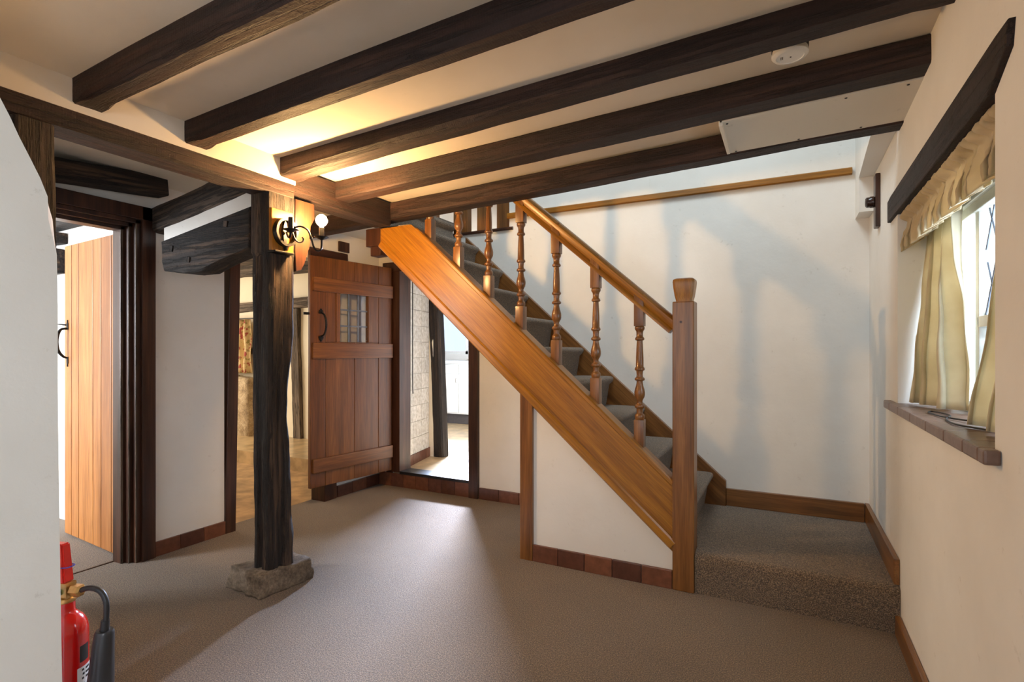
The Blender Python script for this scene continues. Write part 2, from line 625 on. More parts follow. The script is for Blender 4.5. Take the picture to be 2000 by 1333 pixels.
# right wall with window opening
W0, W1, WZ0, WZ1 = 1.60, 2.80, 0.965, 1.83
tag(boxes('wall_right', [
    (XR, XR + .28, YN, -1.5, 0, 2.45), (XR, XR + .28, -0.4, W0, 0, 2.45), (XR, XR + .28, -1.5, -0.4, 0, 1.0), (XR, XR + .28, -1.5, -0.4, 1.85, 2.45), (XR, XR + .28, W1, YB + .12, 0, 2.45),
    (XR, XR + .28, W0, W1, 0, WZ0 - .03), (XR, XR + .28, W0, W1, WZ1, 2.45), (XR, XR + .28, 2.76, YB + .12, 2.45, TOPZ)], WALL),
    'cream white plastered wall on the right with the curtained window', 'wall', kind='structure')
# rear wall with an opening added for the fill light, and side wall behind the chimney block (both behind the camera)
tag(boxes('wall_rear', [(-4.4, -2.1, YN - .2, YN, 0, 2.45), (0.3, XR + .28, YN - .2, YN, 0, 2.45),
                        (-2.1, 0.3, YN - .2, YN, 0, 0.75), (-2.1, 0.3, YN - .2, YN, 2.15, 2.45)], WALL),
    'white wall behind the viewer with a wide opening added for fill light', 'wall', kind='structure')
tag(boxes('wall_side', [(-4.4, -4.27, YN, -0.3, 0, 2.45), (-4.27, XL - .13, -0.42, -0.3, 0, 2.45)], WALL), 'white wall left of the viewer', 'wall', kind='structure')
tag(boxes('floor', [(-4.4, XL - .13, YN, -0.3, -0.1, 0.0)], CARPET), 'carpet left of the viewer', 'floor', kind='structure')

# near wall block with a rounded shoulder
prof = [(-0.35, 0.0), (0.626, 0.0), (0.629, 0.40), (0.6235, 0.80), (0.6205, 1.10), (0.6205, 1.31), (0.6185, 1.43), (0.614, 1.515), (0.601, 1.565), (0.587, 1.605),
        (0.568, 1.647), (0.548, 1.69), (0.533, 1.727), (0.515, 1.765), (0.50, 1.81), (0.492, 1.87), (0.49, 2.2), (-0.35, 2.2)]
nw = prism('wall_near', prof, 'X', -2.14, -1.55, WALL, bev=0.012, smooth=True)
tag(nw, 'smooth white wall end with a rounded shoulder, close on the left', 'wall', kind='structure')


# sloping ceiling of the hall, aisle ceiling beside the left wall
def sheet(name, quad, mat, th=0.04, parent=None):
    bm = bmesh.new()
    A = [bm.verts.new(p) for p in quad]
    B = [bm.verts.new((p[0], p[1], p[2] + th)) for p in quad]
    bm.faces.new(A[::-1])
    bm.faces.new(B)
    for i in range(4):
        bm.faces.new((A[i], A[(i + 1) % 4], B[(i + 1) % 4], B[i]))
    return finish(bm, name, mat, parent)


tag(sheet('ceiling', [(-2.25, YN, zc(-2.25)), (XR, YN, zc(XR)), (XR, 2.74, zc(XR)), (-2.25, 2.74, zc(-2.25))], CEIL),
    'cream plaster ceiling between the dark joists', 'ceiling', kind='structure')
bm = bmesh.new()
add_box(bm, XL, -2.25, -0.3, 2.77, 2.17, 2.22)
add_box(bm, XL, -2.70, 2.77, 3.68, 2.17, 2.22)
add_box(bm, -4.4, -2.25, YN, -0.3, 2.17, 2.22)
ac = finish(bm, 'ceiling', CEIL)
tag(ac, 'low plaster ceiling strip over the aisle on the left', 'ceiling', kind='structure')
# plaster infill above the long left beam, between joist ends
tag(boxes('trim_1', [(-2.27, -2.245, -0.3, 1.90, 2.055, 2.175)], CEIL), 'plaster strip above the long beam on the left', 'trim', kind='structure')

# upstairs shell over the stairwell
tag(boxes('ceiling', [(-3.9, XR + .28, 0.2, 1.7, TOPZ, TOPZ + .1), (-3.9, XR + .28, 2.7, 5.0, TOPZ, TOPZ + .1), (-3.9, -1.6, 1.7, 2.7, TOPZ, TOPZ + .1), (-0.2, XR + .28, 1.7, 2.7, TOPZ, TOPZ + .1)], WALL), 'white ceiling above the stairwell', 'ceiling', kind='structure')
tag(boxes('floor', [(-3.9, -2.43, 2.79, 3.68, 2.225, 2.255), (-3.9, XR, 0.6, 2.72, 2.30, 2.34)], CARPET), 'carpeted upper landing at the head of the stairs', 'floor', kind='structure')
tag(boxes('wall_upper', [(-4.0, -3.9, 0.2, 5.0, 2.25, TOPZ), (-3.9, XR + .28, 4.9, 5.0, 2.0, TOPZ), (-3.9, -2.2, 0.1, 0.2, 2.3, TOPZ),
                         (XR, XR + .28, 0.2, 2.76, 2.5, TOPZ), (-0.3, XR + .28, 0.1, 0.2, 2.3, TOPZ),
                         (-2.2, -0.3, 0.1, 0.2, 2.3, 3.0)], WALL), 'white upstairs walls around the stairwell', 'wall', kind='structure')

# room shells beyond
for q, lab in (((-7.3, XL - .13, 1.86, 1.92, 0, 2.6), 'white wall directly behind the open light oak plank door'), ((-7.4, -7.3, -1.4, 1.9, 0, 2.6), 'white end wall of the room left of the light oak door')):
    tag(boxes('wall_outer', [q], WALL), lab, 'wall', kind='structure')
tag(boxes('wall_outer', [(-7.3, -5.9, -1.5, -1.4, 0, 2.6), (-4.1, XL - .13, -1.5, -1.4, 0, 2.6),
                         (-5.9, -4.1, -1.5, -1.4, 0, .8), (-5.9, -4.1, -1.5, -1.4, 2.2, 2.6)], WALL), 'bright white walls of the room behind the light oak door', 'wall', kind='structure')
tag(boxes('ceiling', [(-7.3, XL - .13, -1.4, 1.86, 2.345, 2.4)], WALL), 'white ceiling seen above the light oak door', 'ceiling', kind='structure')
for q, lab in (((-7.3, -3.45, 4.55, 4.67, 0, 2.6), 'cream timbered wall seen to the right of the old post'), ((-3.46, -3.40, 3.8, 4.67, 0, 2.4), 'cream partition between the timbered room and the kitchen')):
    tag(boxes('wall_far', [q], CREAM), lab, 'wall', kind='structure')
tag(boxes('wall_far', [(-7.4, -7.3, 1.9, 2.3, 0, 2.6), (-7.4, -7.3, 3.7, 4.7, 0, 2.6), (-7.4, -7.3, 2.3, 3.7, 0, .9), (-7.4, -7.3, 2.3, 3.7, 2.1, 2.6)], CREAM), 'cream window wall at the far left of the timbered room', 'wall', kind='structure')
tag(boxes('ceiling', [(-7.3, XL - .13, 1.92, 4.6, 2.225, 2.26)], CREAM), 'cream ceiling of the room behind the old post', 'ceiling', kind='structure')
for q, lab in (((-6.3, -6.2, 4.7, 7.0, 0, 2.6), 'white end wall of the kitchen on its left'), ((-6.2, -3.46, 4.68, 4.74, 0, 2.6), 'white kitchen wall behind the leaning dark post'), ((-2.1, -2.0, 3.8, 7.0, 0, 2.6), 'buff kitchen wall right of the kitchen doorway')):
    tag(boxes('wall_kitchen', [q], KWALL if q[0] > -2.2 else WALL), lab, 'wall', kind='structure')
tag(boxes('wall_kitchen', [(-6.2, -5.25, 7.0, 7.12, 0, 2.6), (-3.6, -1.9, 7.0, 7.12, 0, 2.6), (-5.25, -3.6, 7.0, 7.12, 0, 1.15), (-5.25, -3.6, 7.0, 7.12, 2.35, 2.6)], WALL), 'bright white kitchen window wall above the cream units', 'wall', kind='structure')
tag(boxes('ceiling', [(-6.2, -1.9, 3.8, 7.0, 2.45, 2.50)], WALL), 'white kitchen ceiling', 'ceiling', kind='structure')

# ------------------------------------------------------------------ beams
JG = 'exposed ceiling joists'
jo = [
    ('j1', 0.99, 0.10, 'dark joist nearest the top left corner, with a chamfered edge'),
    ('j2', 1.385, 0.10, 'dark joist second from the top left, crossing the whole ceiling'),
    ('j3', 1.865, 0.12, 'dark joist directly behind the smoke alarm base, third from the left'),
    ('j4', 2.255, 0.11, 'dark joist between the smoke alarm and the painted soffit board'),
]
for k, yc, w, lab in jo:
    dz = -0.012 if k == 'j4' else 0.0
    o = timber('ceiling_joist', (-2.33 if k == 'j4' else -2.262, yc, zc(-2.26) - 0.040 + dz), (XR + 0.004, yc + (0.015 if k == 'j3' else 0.0), zc(XR) - 0.040 + dz + (0.028 if k == 'j3' else 0.0)), w, 0.10, BEAM['X'], rough=0.004, seg=0.05,
               seed=yc * 10, stop=0.02 if k in ('j1', 'j2', 'j3') else 0.0, bev=0.007)
    tag(o, lab, 'beam', JG)
# stairwell trimmer joist, running on to the left wall
o = timber('trimmer_joist', (XL - 0.02, 2.715, 2.075), (XR + 0.004, 2.715, 2.195), 0.10, 0.108, BEAM['X'], rough=0.004, seed=31, bev=0.006)
tag(o, 'dark trimmer joist along the stairwell edge, directly above the staircase', 'beam')
# long beam on the left and its continuation past the post
o = timber('long_beam', (-2.32, -0.3, 2.0225), (-2.32, 1.893, 2.0225), 0.14, 0.075, BEAM['X'], rough=0.003, seed=50, bev=0.004)
tag(o, 'long dark beam on the left carrying the joist ends, resting on the old post', 'beam')
o = timber('header_beam', (-2.345, 1.90, 2.085), (-2.335, 2.665, 2.085), 0.13, 0.15, BEAM['X'], rough=0.004, seed=52)
tag(o, 'short dark beam behind the lit bulb, between the post and the trimmer', 'beam')
# cross timbers over the aisle
o = timber('tie_beam', (-3.262, 1.80, 1.962), (-2.36, 1.80, 2.082), 0.115, 0.145, OLDL['X'], rough=0.010, seed=61, bev=0.012)
tag(o, 'upper old cross timber from the left wall to the post head', 'beam')
# lower brace with a bowed underside
pl = [(-3.165, 1.826), (-2.395, 1.930), (-2.395, 1.716), (-2.52, 1.700), (-2.66, 1.672), (-2.80, 1.628), (-2.95, 1.632), (-3.14, 1.655), (-3.150, 1.71)]
br = prism('curved_brace', pl, 'Y', 1.745, 1.865, OLD['X'], bev=0.012, origin=(-2.8, 1.80, 1.78), smooth=True)
tag(br, 'lower blackened brace with peg holes and a bowed underside, left of the post head', 'brace')
for (px, pz, r_) in ((-3.06, 1.775, 0.017), (-2.58, 1.86, 0.016), (-2.90, 1.70, 0.015)):
    bm = bmesh.new()
    add_box(bm, -r_, r_, -0.004, 0.004, -r_, r_, 0.002)
    finish(bm, 'peg', OLD['Z'], br, (px, 1.743, pz), (0, R(12), 0))
tag(prism('wall_infill', [(-3.15, 1.79), (-2.392, 1.89), (-2.392, 2.035), (-3.15, 1.925)], 'Y', 1.756, 1.84, WALL), 'white plaster infill between the two old cross timbers', 'wall', kind='structure')
o = timber('aisle_beam', (-3.165, 1.0, 2.060), (-3.165, 1.755, 2.135), 0.11, 0.105, OLD['X'], rough=0.006, seed=70)
tag(o, 'short black beam over the aisle, above the left door frame', 'beam')

# old post: waisted, cracked
bm = bmesh.new()
rings = []
HT = 1.985
NZ = 90
for i in range(NZ + 1):
    t = i / NZ
    z = 0.112 + (HT - 0.112) * t
    up = 1.0 if z > 1.69 else 0.0
    x0, x1 = -2.385, -2.250
    y0, y1 = 1.745, 1.900
    if not up:
        x0 += -0.004 + 0.005 * math.sin(z * 3.1 + 0.4)
        x1 += 0.002 + 0.004 * math.sin(z * 4.3 + 1.0)
        y1 += -0.004 - 0.030 * max(0, math.exp(-((z - 0.95) / 0.28) ** 2)) + 0.012 * math.exp(-((z - 1.25) / 0.15) ** 2)
        y0 += 0.006
    c = 0.018 if not up else 0.003
    base = [(x0 + c, y0), (x1 - c, y0), (x1, y0 + c), (x1, y1 - c), (x1 - c, y1), (x0 + c, y1), (x0, y1 - c), (x0, y0 + c)]
    ring = []
    for j in range(8):
        a, b2 = base[j], base[(j + 1) % 8]
        K = 5
        for k in range(K):
            u, v = a[0] + (b2[0] - a[0]) * k / K, a[1] + (b2[1] - a[1]) * k / K
            d = Vector((u + 2.318, v - 1.822, 0)).normalized()
            g = 0.0
            if not up:
                g = noise.noise(Vector((u * 22, v * 22, z * 2.0))) * 0.010 + noise.noise(Vector((u * 50, v * 50, z * 9))) * 0.007
                # long shake cracks on the two visible faces
                if j == 0 and k == 2:
                    g -= 0.022 * (0.6 + 0.4 * math.sin(z * 5))
                if j == 2 and k == 2:
                    g -= 0.014
            ring.append(bm.verts.new((u + d.x * g, v + d.y * g, z)))
    rings.append(ring)
m = len(rings[0])
for i in range(NZ):
    for j in range(m):
        bm.faces.new((rings[i][j], rings[i][(j + 1) % m], rings[i + 1][(j + 1) % m], rings[i + 1][j]))
bm.faces.new(rings[0])
bm.faces.new(rings[-1])
post = finish(bm, 'old_timber_post', OLD['Z'], smooth=True)
tag(post, 'freestanding blackened oak post with long cracks, standing on a rough stone', 'post')

# jowl / knee board behind the post
o = prism('knee_board', [(1.897, 1.985), (2.02, 1.985), (2.022, 1.905), (1.992, 1.865), (1.992, 1.76), (1.955, 1.66), (1.935, 1.622), (1.903, 1.612), (1.897, 1.70)],
          'X', -2.30, -2.243, STAIN['Z'], bev=0.003, origin=(-2.27, 1.95, 1.8))
tag(o, 'lamp-lit curved knee board fixed behind the post head', 'brace')

# padstone
bm = bmesh.new()
bmesh.ops.create_cube(bm, size=1.0)
bmesh.ops.subdivide_edges(bm, edges=bm.edges[:], cuts=9, use_grid_fill=True)
foot = [(-2.243, 1.678), (-2.215, 1.99), (-2.43, 2.03), (-2.51, 1.708)]
for v in bm.verts:
    s, t, h = v.co.x + .5, v.co.y + .5, v.co.z + .5
    a = Vector(foot[3]).lerp(Vector(foot[0]), s)
    b2 = Vector(foot[2]).lerp(Vector(foot[1]), s)
    p = a.lerp(b2, t)
    cx, cy = -2.35, 1.85
    tap = 1 - 0.08 * h
    x, y = cx + (p.x - cx) * tap, cy + (p.y - cy) * tap
    z = h * (0.108 + 0.022 * noise.noise(Vector((x * 7, y * 7, 3))))
    if h < 0.999:
        g = 1 + 0.17 * noise.noise(Vector((x * 14, y * 14, z * 14)))
        x, y = cx + (x - cx) * g, cy + (y - cy) * g
    v.co = (x, y, z)
ps = finish(bm, 'padstone', STONE, smooth='all')
tag(ps, 'rough buff stone block under the old post', 'stone')

# second old post, mostly behind the near wall
o = timber('old_timber_post', (-2.30, 0.835, 0.0), (-2.30, 0.835, 1.982), 0.12, 0.12, OLDL['X'], rough=0.010, seed=91, bev=0.012)
tag(o, 'rough brown post behind the rounded near wall, under the long beam', 'post')

# painted soffit board between joist 4 and trimmer
sb = sheet('soffit_board', [(-0.240, 2.312, 2.137), (XR, 2.312, 2.160), (XR, 2.664, 2.148), (-0.232, 2.664, 2.127)], PANEL, 0.012)
tag(sb, 'cream painted board screwed under the joists next to the right wall', 'board')
for (x_, y_) in ((-0.215, 2.335), (-0.205, 2.645), (0.05, 2.645), (0.28, 2.645), (0.39, 2.335), (0.2, 2.335)):
    lathe('screw_head', [(0.004, -0.002), (0.005, 0.0)], (x_, y_, 2.160 + (x_ - XR) * 0.034 - 0.036 * (y_ - 2.312) - 0.0012), IRON, sb, 10)
# box-end fillet of the board
box('edge_strip', -0.245, -0.231, 2.312, 2.66, 2.122, 2.22, PANEL, sb, 0.002)

# timbers on the left wall
o = timber('wall_timber', (XL + .0, 2.885, 1.962), (XL + .0, 3.275, 1.966), 0.05, 0.086, STAIN['X'])
tag(o, 'dark lintel board above the top of the glazed plank door', 'board')
o = box('wall_block', XL - .01, XL + .02, 3.19, 3.30, 2.02, 2.105, STAIN['Z'])
tag(o, 'small dark wooden block on the white wall above the lintel board', 'block')

# upstairs rail, ledge, landing guard
o = timber('dado_rail', (-1.945, YB - .012, 2.262), (0.345, YB - .012, 2.258), 0.026, 0.042, OAK['X'], bev=0.006)
tag(o, 'long thin honey oak rail high on the wall above the stairs', 'rail')
o = timber('shelf_rail', (-2.76, YB + .045, 2.165), (-1.90, YB + .045, 2.165), 0.13, 0.022, STAIN['X'])
tag(o, 'narrow dark sill board at the foot of the stairhead posts', 'rail')
gd = thing('landing_guard', (-2.3, YB + .06, 2.17), 'row of square dark posts guarding the opening at the stair head', 'railing')
for (a, b2) in ((-2.69, -2.665), (-2.475, -2.34), (-2.245, -2.165), (-2.06, -1.935)):
    box('post', a, b2, YB + .02, YB + .09, 2.176, 3.1, TURN['Z'], gd, 0.003)
box('rail', -2.75, -1.93, YB + .02, YB + .09, 3.1, 3.15, STAIN['X'], gd, 0.003)

# corner boxing at the top right of the stairwell
bm = bmesh.new()
add_box(bm, 0.362, XR - .001, 3.50, YB - .001, 1.975, 2.9)
pr = [(0.335, 2.80), (XR - .001, 2.80), (XR - .001, 3.55), (0.362, 3.55)]
A = [bm.verts.new((x, y, 2.165)) for x, y in pr]
B = [bm.verts.new((x, y, 2.9)) for x, y in pr]
bm.faces.new(A)
bm.faces.new(B)
for i in range(4):
    bm.faces.new((A[i], A[(i + 1) % 4], B[(i + 1) % 4], B[i]))
o = finish(bm, 'wall_boxing', WALL)
tag(o, 'white boxed pipe casing in the top corner of the stairwell', 'wall', kind='structure')

# ------------------------------------------------------------------ staircase
st = thing('staircase', (-0.4, 3.2, 0.0), 'honey oak open-balustrade staircase with grey-brown carpeted treads, rising to the left', 'staircase')
SLOPE = 0.9
XN = -0.516


def zb(x):
    return 0.195 + 0.896 * (XN - x)


def zt(x):
    return 0.531 + 0.906 * (XN - x)


# outer stringer with capping and bottom bead
o = prism('stringer', [(XN + .012, zb(XN) - 0.01), (XN + .012, zt(XN) - 0.01), (-2.155, 2.02), (-2.412, 2.02), (-2.412, zb(-2.412))], 'Y', 2.732, 2.775, OAK['X'], st, origin=(-1.5, 2.75, 1.2))
# grain should follow the slope: build the board's own frame
o.data.transform(Matrix.Rotation(-math.atan(0.9), 4, 'Y'))
o.rotation_euler = (0, math.atan(0.9), 0)
timber('stringer_cap', (XN + .01, 2.777, zt(XN) - 0.002), (-2.12, 2.777, zt(-2.12) - 0.002), 0.100, 0.030, OAK['X'], st, bev=0.007)
timber('stringer_bead', (XN + .01, 2.735, zb(XN) + 0.026), (-2.41, 2.735, zb(-2.41) + 0.026), 0.03, 0.050, OAK['X'], st, bev=0.008)
# newel
nx0, nx1, ny0, ny1 = -0.507, -0.402, 2.722, 2.827
nw_ = box('newel_post', nx0, nx1, ny0, ny1, 0.0, 1.448, TURN['Z'], st, 0.006)
bm = bmesh.new()
secs = [(0.038, 0.0), (0.038, 0.006), (0.044, 0.03), (0.0505, 0.075), (0.053, 0.100), (0.051, 0.112), (0.042, 0.118)]
rg = []
for h, z in secs:
    c = h * 0.25
    pts = [(-h + c, -h), (h - c, -h), (h, -h + c), (h, h - c), (h - c, h), (-h + c, h), (-h, h - c), (-h, -h + c)]
    rg.append([bm.verts.new((a, b2, z)) for a, b2 in pts])
for i in range(len(rg) - 1):
    for j in range(8):
        bm.faces.new((rg[i][j], rg[i][(j + 1) % 8], rg[i + 1][(j + 1) % 8], rg[i + 1][j]))
bm.faces.new(rg[0])
bm.faces.new(rg[-1])
finish(bm, 'newel_cap', OAK['Z'], nw_, ((nx0 + nx1) / 2, (ny0 + ny1) / 2, 1.447), smooth=True)
lathe('oak_peg', [(0.006, 0), (0.006, 0.003)], (-0.465, 2.7225, 1.345), STAIN['Z'], nw_, 10, (R(90), 0, 0))
# top newel hanging below the trimmer
pn = box('newel_post', -2.545, -2.415, 2.735, 2.84, 1.91, 2.03, STAIN['Z'], st, 0.004)
box('newel_drop', -2.515, -2.425, 2.745, 2.825, 1.845, 1.912, STAIN['Z'], pn, 0.008)

# handrail: moulded section
YRL = 2.802
hp = [(-0.030, -0.040), (0.030, -0.040), (0.030, -0.022), (0.022, -0.012), (0.032, 0.004), (0.033, 0.022), (0.022, 0.036), (0.0, 0.042),
      (-0.022, 0.036), (-0.033, 0.022), (-0.032, 0.004), (-0.022, -0.012), (-0.030, -0.022)]
p0, p1 = Vector((-0.508, YRL, 1.322)), Vector((-2.60, YRL, 1.322 + 0.878 * 2.092))
L, rot = frame_of(p0, p1)
bm = bmesh.new()
A = [bm.verts.new((0, a, b2)) for a, b2 in hp]
B = [bm.verts.new((L, a, b2)) for a, b2 in hp]
for i in range(len(hp)):
    bm.faces.new((A[i], A[(i + 1) % len(hp)], B[(i + 1) % len(hp)], B[i]))
bm.faces.new(A)
bm.faces.new(B)
finish(bm, 'handrail', OAK['X'], st, p0, rot, smooth=True)

# balusters: square ends, turned middle (z from the top of the bottom block)
H_B, H_TOP, H_ALL = 0.118, 0.135, 0.752
prof = []
turn = [(0.000, .0200), (0.006, .0225), (0.016, .0245), (0.028, .0225), (0.034, .0165), (0.040, .0150), (0.052, .0155), (0.060, .0160),
        (0.066, .0235), (0.072, .0250), (0.078, .0235), (0.083, .0165), (0.092, .0140), (0.104, .0145), (0.112, .0180), (0.122, .0235), (0.134, .0260),
        (0.148, .0262), (0.164, .0235), (0.182, .0180), (0.200, .0150), (0.208, .0150), (0.212, .0235), (0.218, .0255), (0.224, .0235), (0.229, .0170),
        (0.240, .0150), (0.254, .0160), (0.262, .0170), (0.266, .0235), (0.272, .0250), (0.278, .0230), (0.284, .0190), (0.330, .0185), (0.380, .0165),
        (0.415, .0145), (0.423, .0140), (0.427, .0215), (0.433, .0235), (0.439, .0215), (0.445, .0165), (0.462, .0160), (0.474, .0175), (0.482, .0230),
        (0.490, .0248), (0.497, .0235), (0.502, .0200)]


def baluster_mesh():
    bm = bmesh.new()
    sc = (H_ALL - H_B - H_TOP) / 0.502
    lathe_bm(bm, [(r * 1.06, H_B + z * sc) for z, r in turn], 20)
    h = 0.0255
    add_box(bm, -h, h, -h, h, -0.035, H_B + 0.002, 0.002)
    add_box(bm, -h, h, -h, h, H_ALL - H_TOP - 0.002, H_ALL + 0.035, 0.002)
    return bm


first = None
for i, x in enumerate((-0.689, -0.931, -1.166, -1.393, -1.613, -1.832, -2.052)):
    z = 0.716 + 0.892 * (-0.689 - x)
    if first is None:
        first = finish(baluster_mesh(), 'baluster', TURN['Z'], st, (x, YRL - 0.004, z), smooth=True)
    else:
        c = first.copy()
        c.location = (x, YRL - 0.004, z)
        COL.objects.link(c)

# carpeted treads, nosing rounded; each step one part
RISE, RUN, X1 = 0.2035, 0.2215, -0.418
for i in range(10):
    xn = X1 - RUN * i
    ztop = 0.412 + RISE * i
    zlow = ztop - RISE - 0.006
    pr = [(xn - 0.055, zlow), (xn - 0.03, ztop - 0.06), (xn - 0.008, ztop - 0.040), (xn, ztop - 0.026), (xn - 0.002, ztop - 0.012), (xn - 0.012, ztop - 0.003),
          (xn - 0.028, ztop), (xn - RUN - 0.05, ztop), (xn - RUN - 0.07, ztop - 0.05), (xn - 0.11, zlow + 0.01), (xn - 0.08, zlow - 0.012)]
    if i == 9:
        pr = [(a, b2) if a > xn - 0.05 else (a + 0.05, b2) for a, b2 in pr]
    o = prism('step', pr, 'Y', 2.777, 3.640, CARPET, st, smooth=True)
# landing step at the foot
pr = [(2.735, 0.0), (2.731, 0.12), (2.727, 0.165), (2.733, 0.187), (2.750, 0.199), (2.775, 0.203), (3.655, 0.203), (3.655, 0.0)]
o = prism('step', pr, 'X', -0.400, 0.4285, CARPET, st, smooth=True)
tag(o, 'broad carpeted bottom step')
boxes('step_base', [(-0.62, -0.40, 2.83, 3.655, 0.0, 0.203)], CARPET, st)
# wall stringer
pr = [(-0.343, 0.20), (-0.343, 0.362), (-2.32, 0.362 + 0.893 * 1.977), (-2.32, 0.362 + 0.893 * 1.977 - 0.36), (-0.55, 0.20)]
o = prism('wall_stringer', pr, 'Y', 3.640, 3.678, TURN['X'], st, bev=0.003, origin=(-1.3, 3.66, 1.1))
o.data.transform(Matrix.Rotation(-math.atan(0.893), 4, 'Y'))
o.rotation_euler = (0, math.atan(0.893), 0)

# under-stair spandrel wall, post and tiles
pan = [(-1.285, 0.10), (-0.51, 0.10), (-0.51, zb(-0.51) + 0.01), (-1.285, zb(-1.285) + 0.01)]
o = prism('wall_spandrel', [(-1.285, 0.0), (-0.508, 0.0), (-0.508, zb(-0.508) + 0.02), (-1.285, zb(-1.285) + 0.02)], 'Y', 2.742, 2.772, WALL)
tag(o, 'white triangular panel under the stairs', 'wall', kind='structure')
o = prism('stud_post', [(-1.362, 0.0), (-1.284, 0.0), (-1.284, zb(-1.284) + 0.01), (-1.362, zb(-1.362) + 0.01)], 'Y', 2.722, 2.80, TURN['Z'], bev=0.002, origin=(-1.32, 2.76, 0.4))
tag(o, 'square brown post from the carpet up to the underside of the stairs', 'post')


def tile_run(name, p0, p1, z0, z1, th, nrm, n, label, mat=None, gap=0.0015):
    """skirting of quarry tiles between two floor points; nrm points into the room"""
    bm = bmesh.new()
    bm.loops.layers.float_color.new('tone')
    P0, P1 = Vector((*p0, 0)), Vector((*p1, 0))
    d = (P1 - P0)
    L = d.length
    ang = math.atan2(d.y, d.x)
    sgn = 1 if (Matrix.Rotation(ang, 3, 'Z') @ Vector((0, 1, 0))).dot(Vector((*nrm, 0))) > 0 else -1
    for i in range(n):
        a, b2 = L * i / n + gap, L * (i + 1) / n - gap
        y0, y1 = sorted((0.0, sgn * th))
        add_box(bm, a, b2, y0, y1, z0, z1, 0.003, random.random())
    return tag(finish(bm, name, mat or QUARRY, None, P0, (0, 0, ang)), label, 'baseboard', kind='structure')


tile_run('baseboard_spandrel', (-1.284, 2.742), (-0.508, 2.742), 0, 0.093, 0.018, (0, -1), 5, 'brown quarry tile skirting under the stair panel')
tile_run('baseboard_left', (XL, 1.765), (XL, 2.20), 0, 0.085, 0.016, (1, 0), 3, 'quarry tile skirting between the two left doorways')
tile_run('baseboard_left', (XL, 3.17), (XL, 3.68), 0, 0.095, 0.016, (1, 0), 3, 'quarry tile skirting below the glazed plank door')
tile_run('baseboard_back', (-2.205, YB), (-1.30, YB), 0, 0.092, 0.016, (0, -1), 5, 'quarry tile skirting beside the kitchen doorway')
tile_run('baseboard_step', (-3.254, YB), (-2.303, YB), 0, 0.118, 0.014, (0, -1), 7, 'quarry tile riser of the step up to the kitchen')
tile_run('baseboard_kitchen', (-3.075, 3.80), (-3.235, 4.42), 0.13, 0.225, 0.014, (1, 0.2), 4, 'red tile skirting under the white kitchen tiles')
# timber skirtings around the landing
tag(box('baseboard_landing', -0.342, 0.405, 3.655, 3.679, 0.203, 0.312, TURN['X'], None, 0.003), 'oak skirting on the back wall over the bottom step', 'baseboard', kind='structure')
tag(box('baseboard_right', 0.408, 0.429, 2.745, 3.679, 0.204, 0.313, TURN['Y'], None, 0.003), 'oak skirting on the right wall over the bottom step', 'baseboard', kind='structure')
tag(box('baseboard_right', 0.408, 0.429, -2.59, 2.72, 0.0, 0.085, TURN['Y'], None, 0.006), 'oak skirting on the right wall at carpet level', 'baseboard', kind='structure')

# ------------------------------------------------------------------ door 1 (left): frame and open plank leaf
d1 = thing('door_1', (XL, 1.66, 0), 'open light oak plank door on the left in a dark moulded frame', 'door', kind='structure')
fr = boxes('door_frame', [
    (XL - .135, XL + .028, 1.690, 1.762, 0, 2.022),      # face jamb
    (XL - .135, XL + .010, 1.662, 1.692, 0, 1.945),
    (XL - .135, XL - .020, 1.640, 1.664, 0, 1.925),
    (XL - .135, XL - .055, 1.618, 1.642, 0, 1.905),
    (XL - .135, XL + .028, 0.80, 1.765, 1.945, 2.022),
    (XL - .135, XL + .010, 0.86, 1.692, 1.922, 1.947),
    (XL - .135, XL - .020, 0.86, 1.664, 1.902, 1.925),
    (XL - .135, XL - .055, 0.86, 1.642, 1.885, 1.905),
    (XL - .135, XL + .028, 0.79, 0.862, 0, 1.947)], STAIN['Z'], d1, 0.003)
boxes('threshold', [(XL - .137, XL - .125, 0.862, 1.618, 0.0, 0.004)], STAIN['Y'], d1)
# pale bare edges of the jamb mouldings
boxes('jamb_edge', [(XL + .0105, XL + .0125, 1.6625, 1.669, 0, 1.92), (XL - .0195, XL - .0175, 1.641, 1.647, 0, 1.90), (XL - .0545, XL - .0525, 1.619, 1.630, 0, 1.885)], GREYW['Z'], d1)


def plank_leaf(name, L, H, planks, th, mat, parent, tones, z0=0.0, holes=None):
    """planks: list of (s0, s1); leaf face on local y=0, thickness to +y"""
    bm = bmesh.new()
    bm.loops.layers.float_color.new('tone')
    for (a, b2), t in zip(planks, tones):
        segs = [(z0, z0 + H)]
        if holes:
            ha, hb, hz0, hz1 = holes
            if b2 > ha and a < hb:
                parts = []
                if a < ha - 1e-6:
                    parts.append((a, ha, z0, z0 + H))
                lo, hi = max(a, ha), min(b2, hb)
                parts.append((lo, hi, z0, hz0))
                parts.append((lo, hi, hz1, z0 + H))
                if b2 > hb + 1e-6:
                    parts.append((hb, b2, z0, z0 + H))
                for q in parts:
                    add_box(bm, q[0] + .0008, q[1] - .0008, 0, th, q[2], q[3], 0.002, t)
                continue
        add_box(bm, a + .0012, b2 - .0012, 0, th, z0, z0 + H, 0.0025, t)
    return finish(bm, name, mat, parent)


hx, hy = -3.425, 1.660
ang = math.atan2(1.712 - 1.660, -4.185 + 3.425)
L1 = 0.765
# local frame: x from the hinge to the free edge, face toward -Y => y thickness away
lf = bpy.data.objects.new('door_leaf', None)
lf.location = (hx, hy, 0.0)
lf.rotation_euler = (0, 0, ang)
link(lf, d1)


def in_frame(o, fr_):
    """o's mesh is written in the frame of fr_ (child with identity offset)"""
    o.parent = fr_
    o.matrix_parent_inverse = Matrix.Identity(4)
    return o


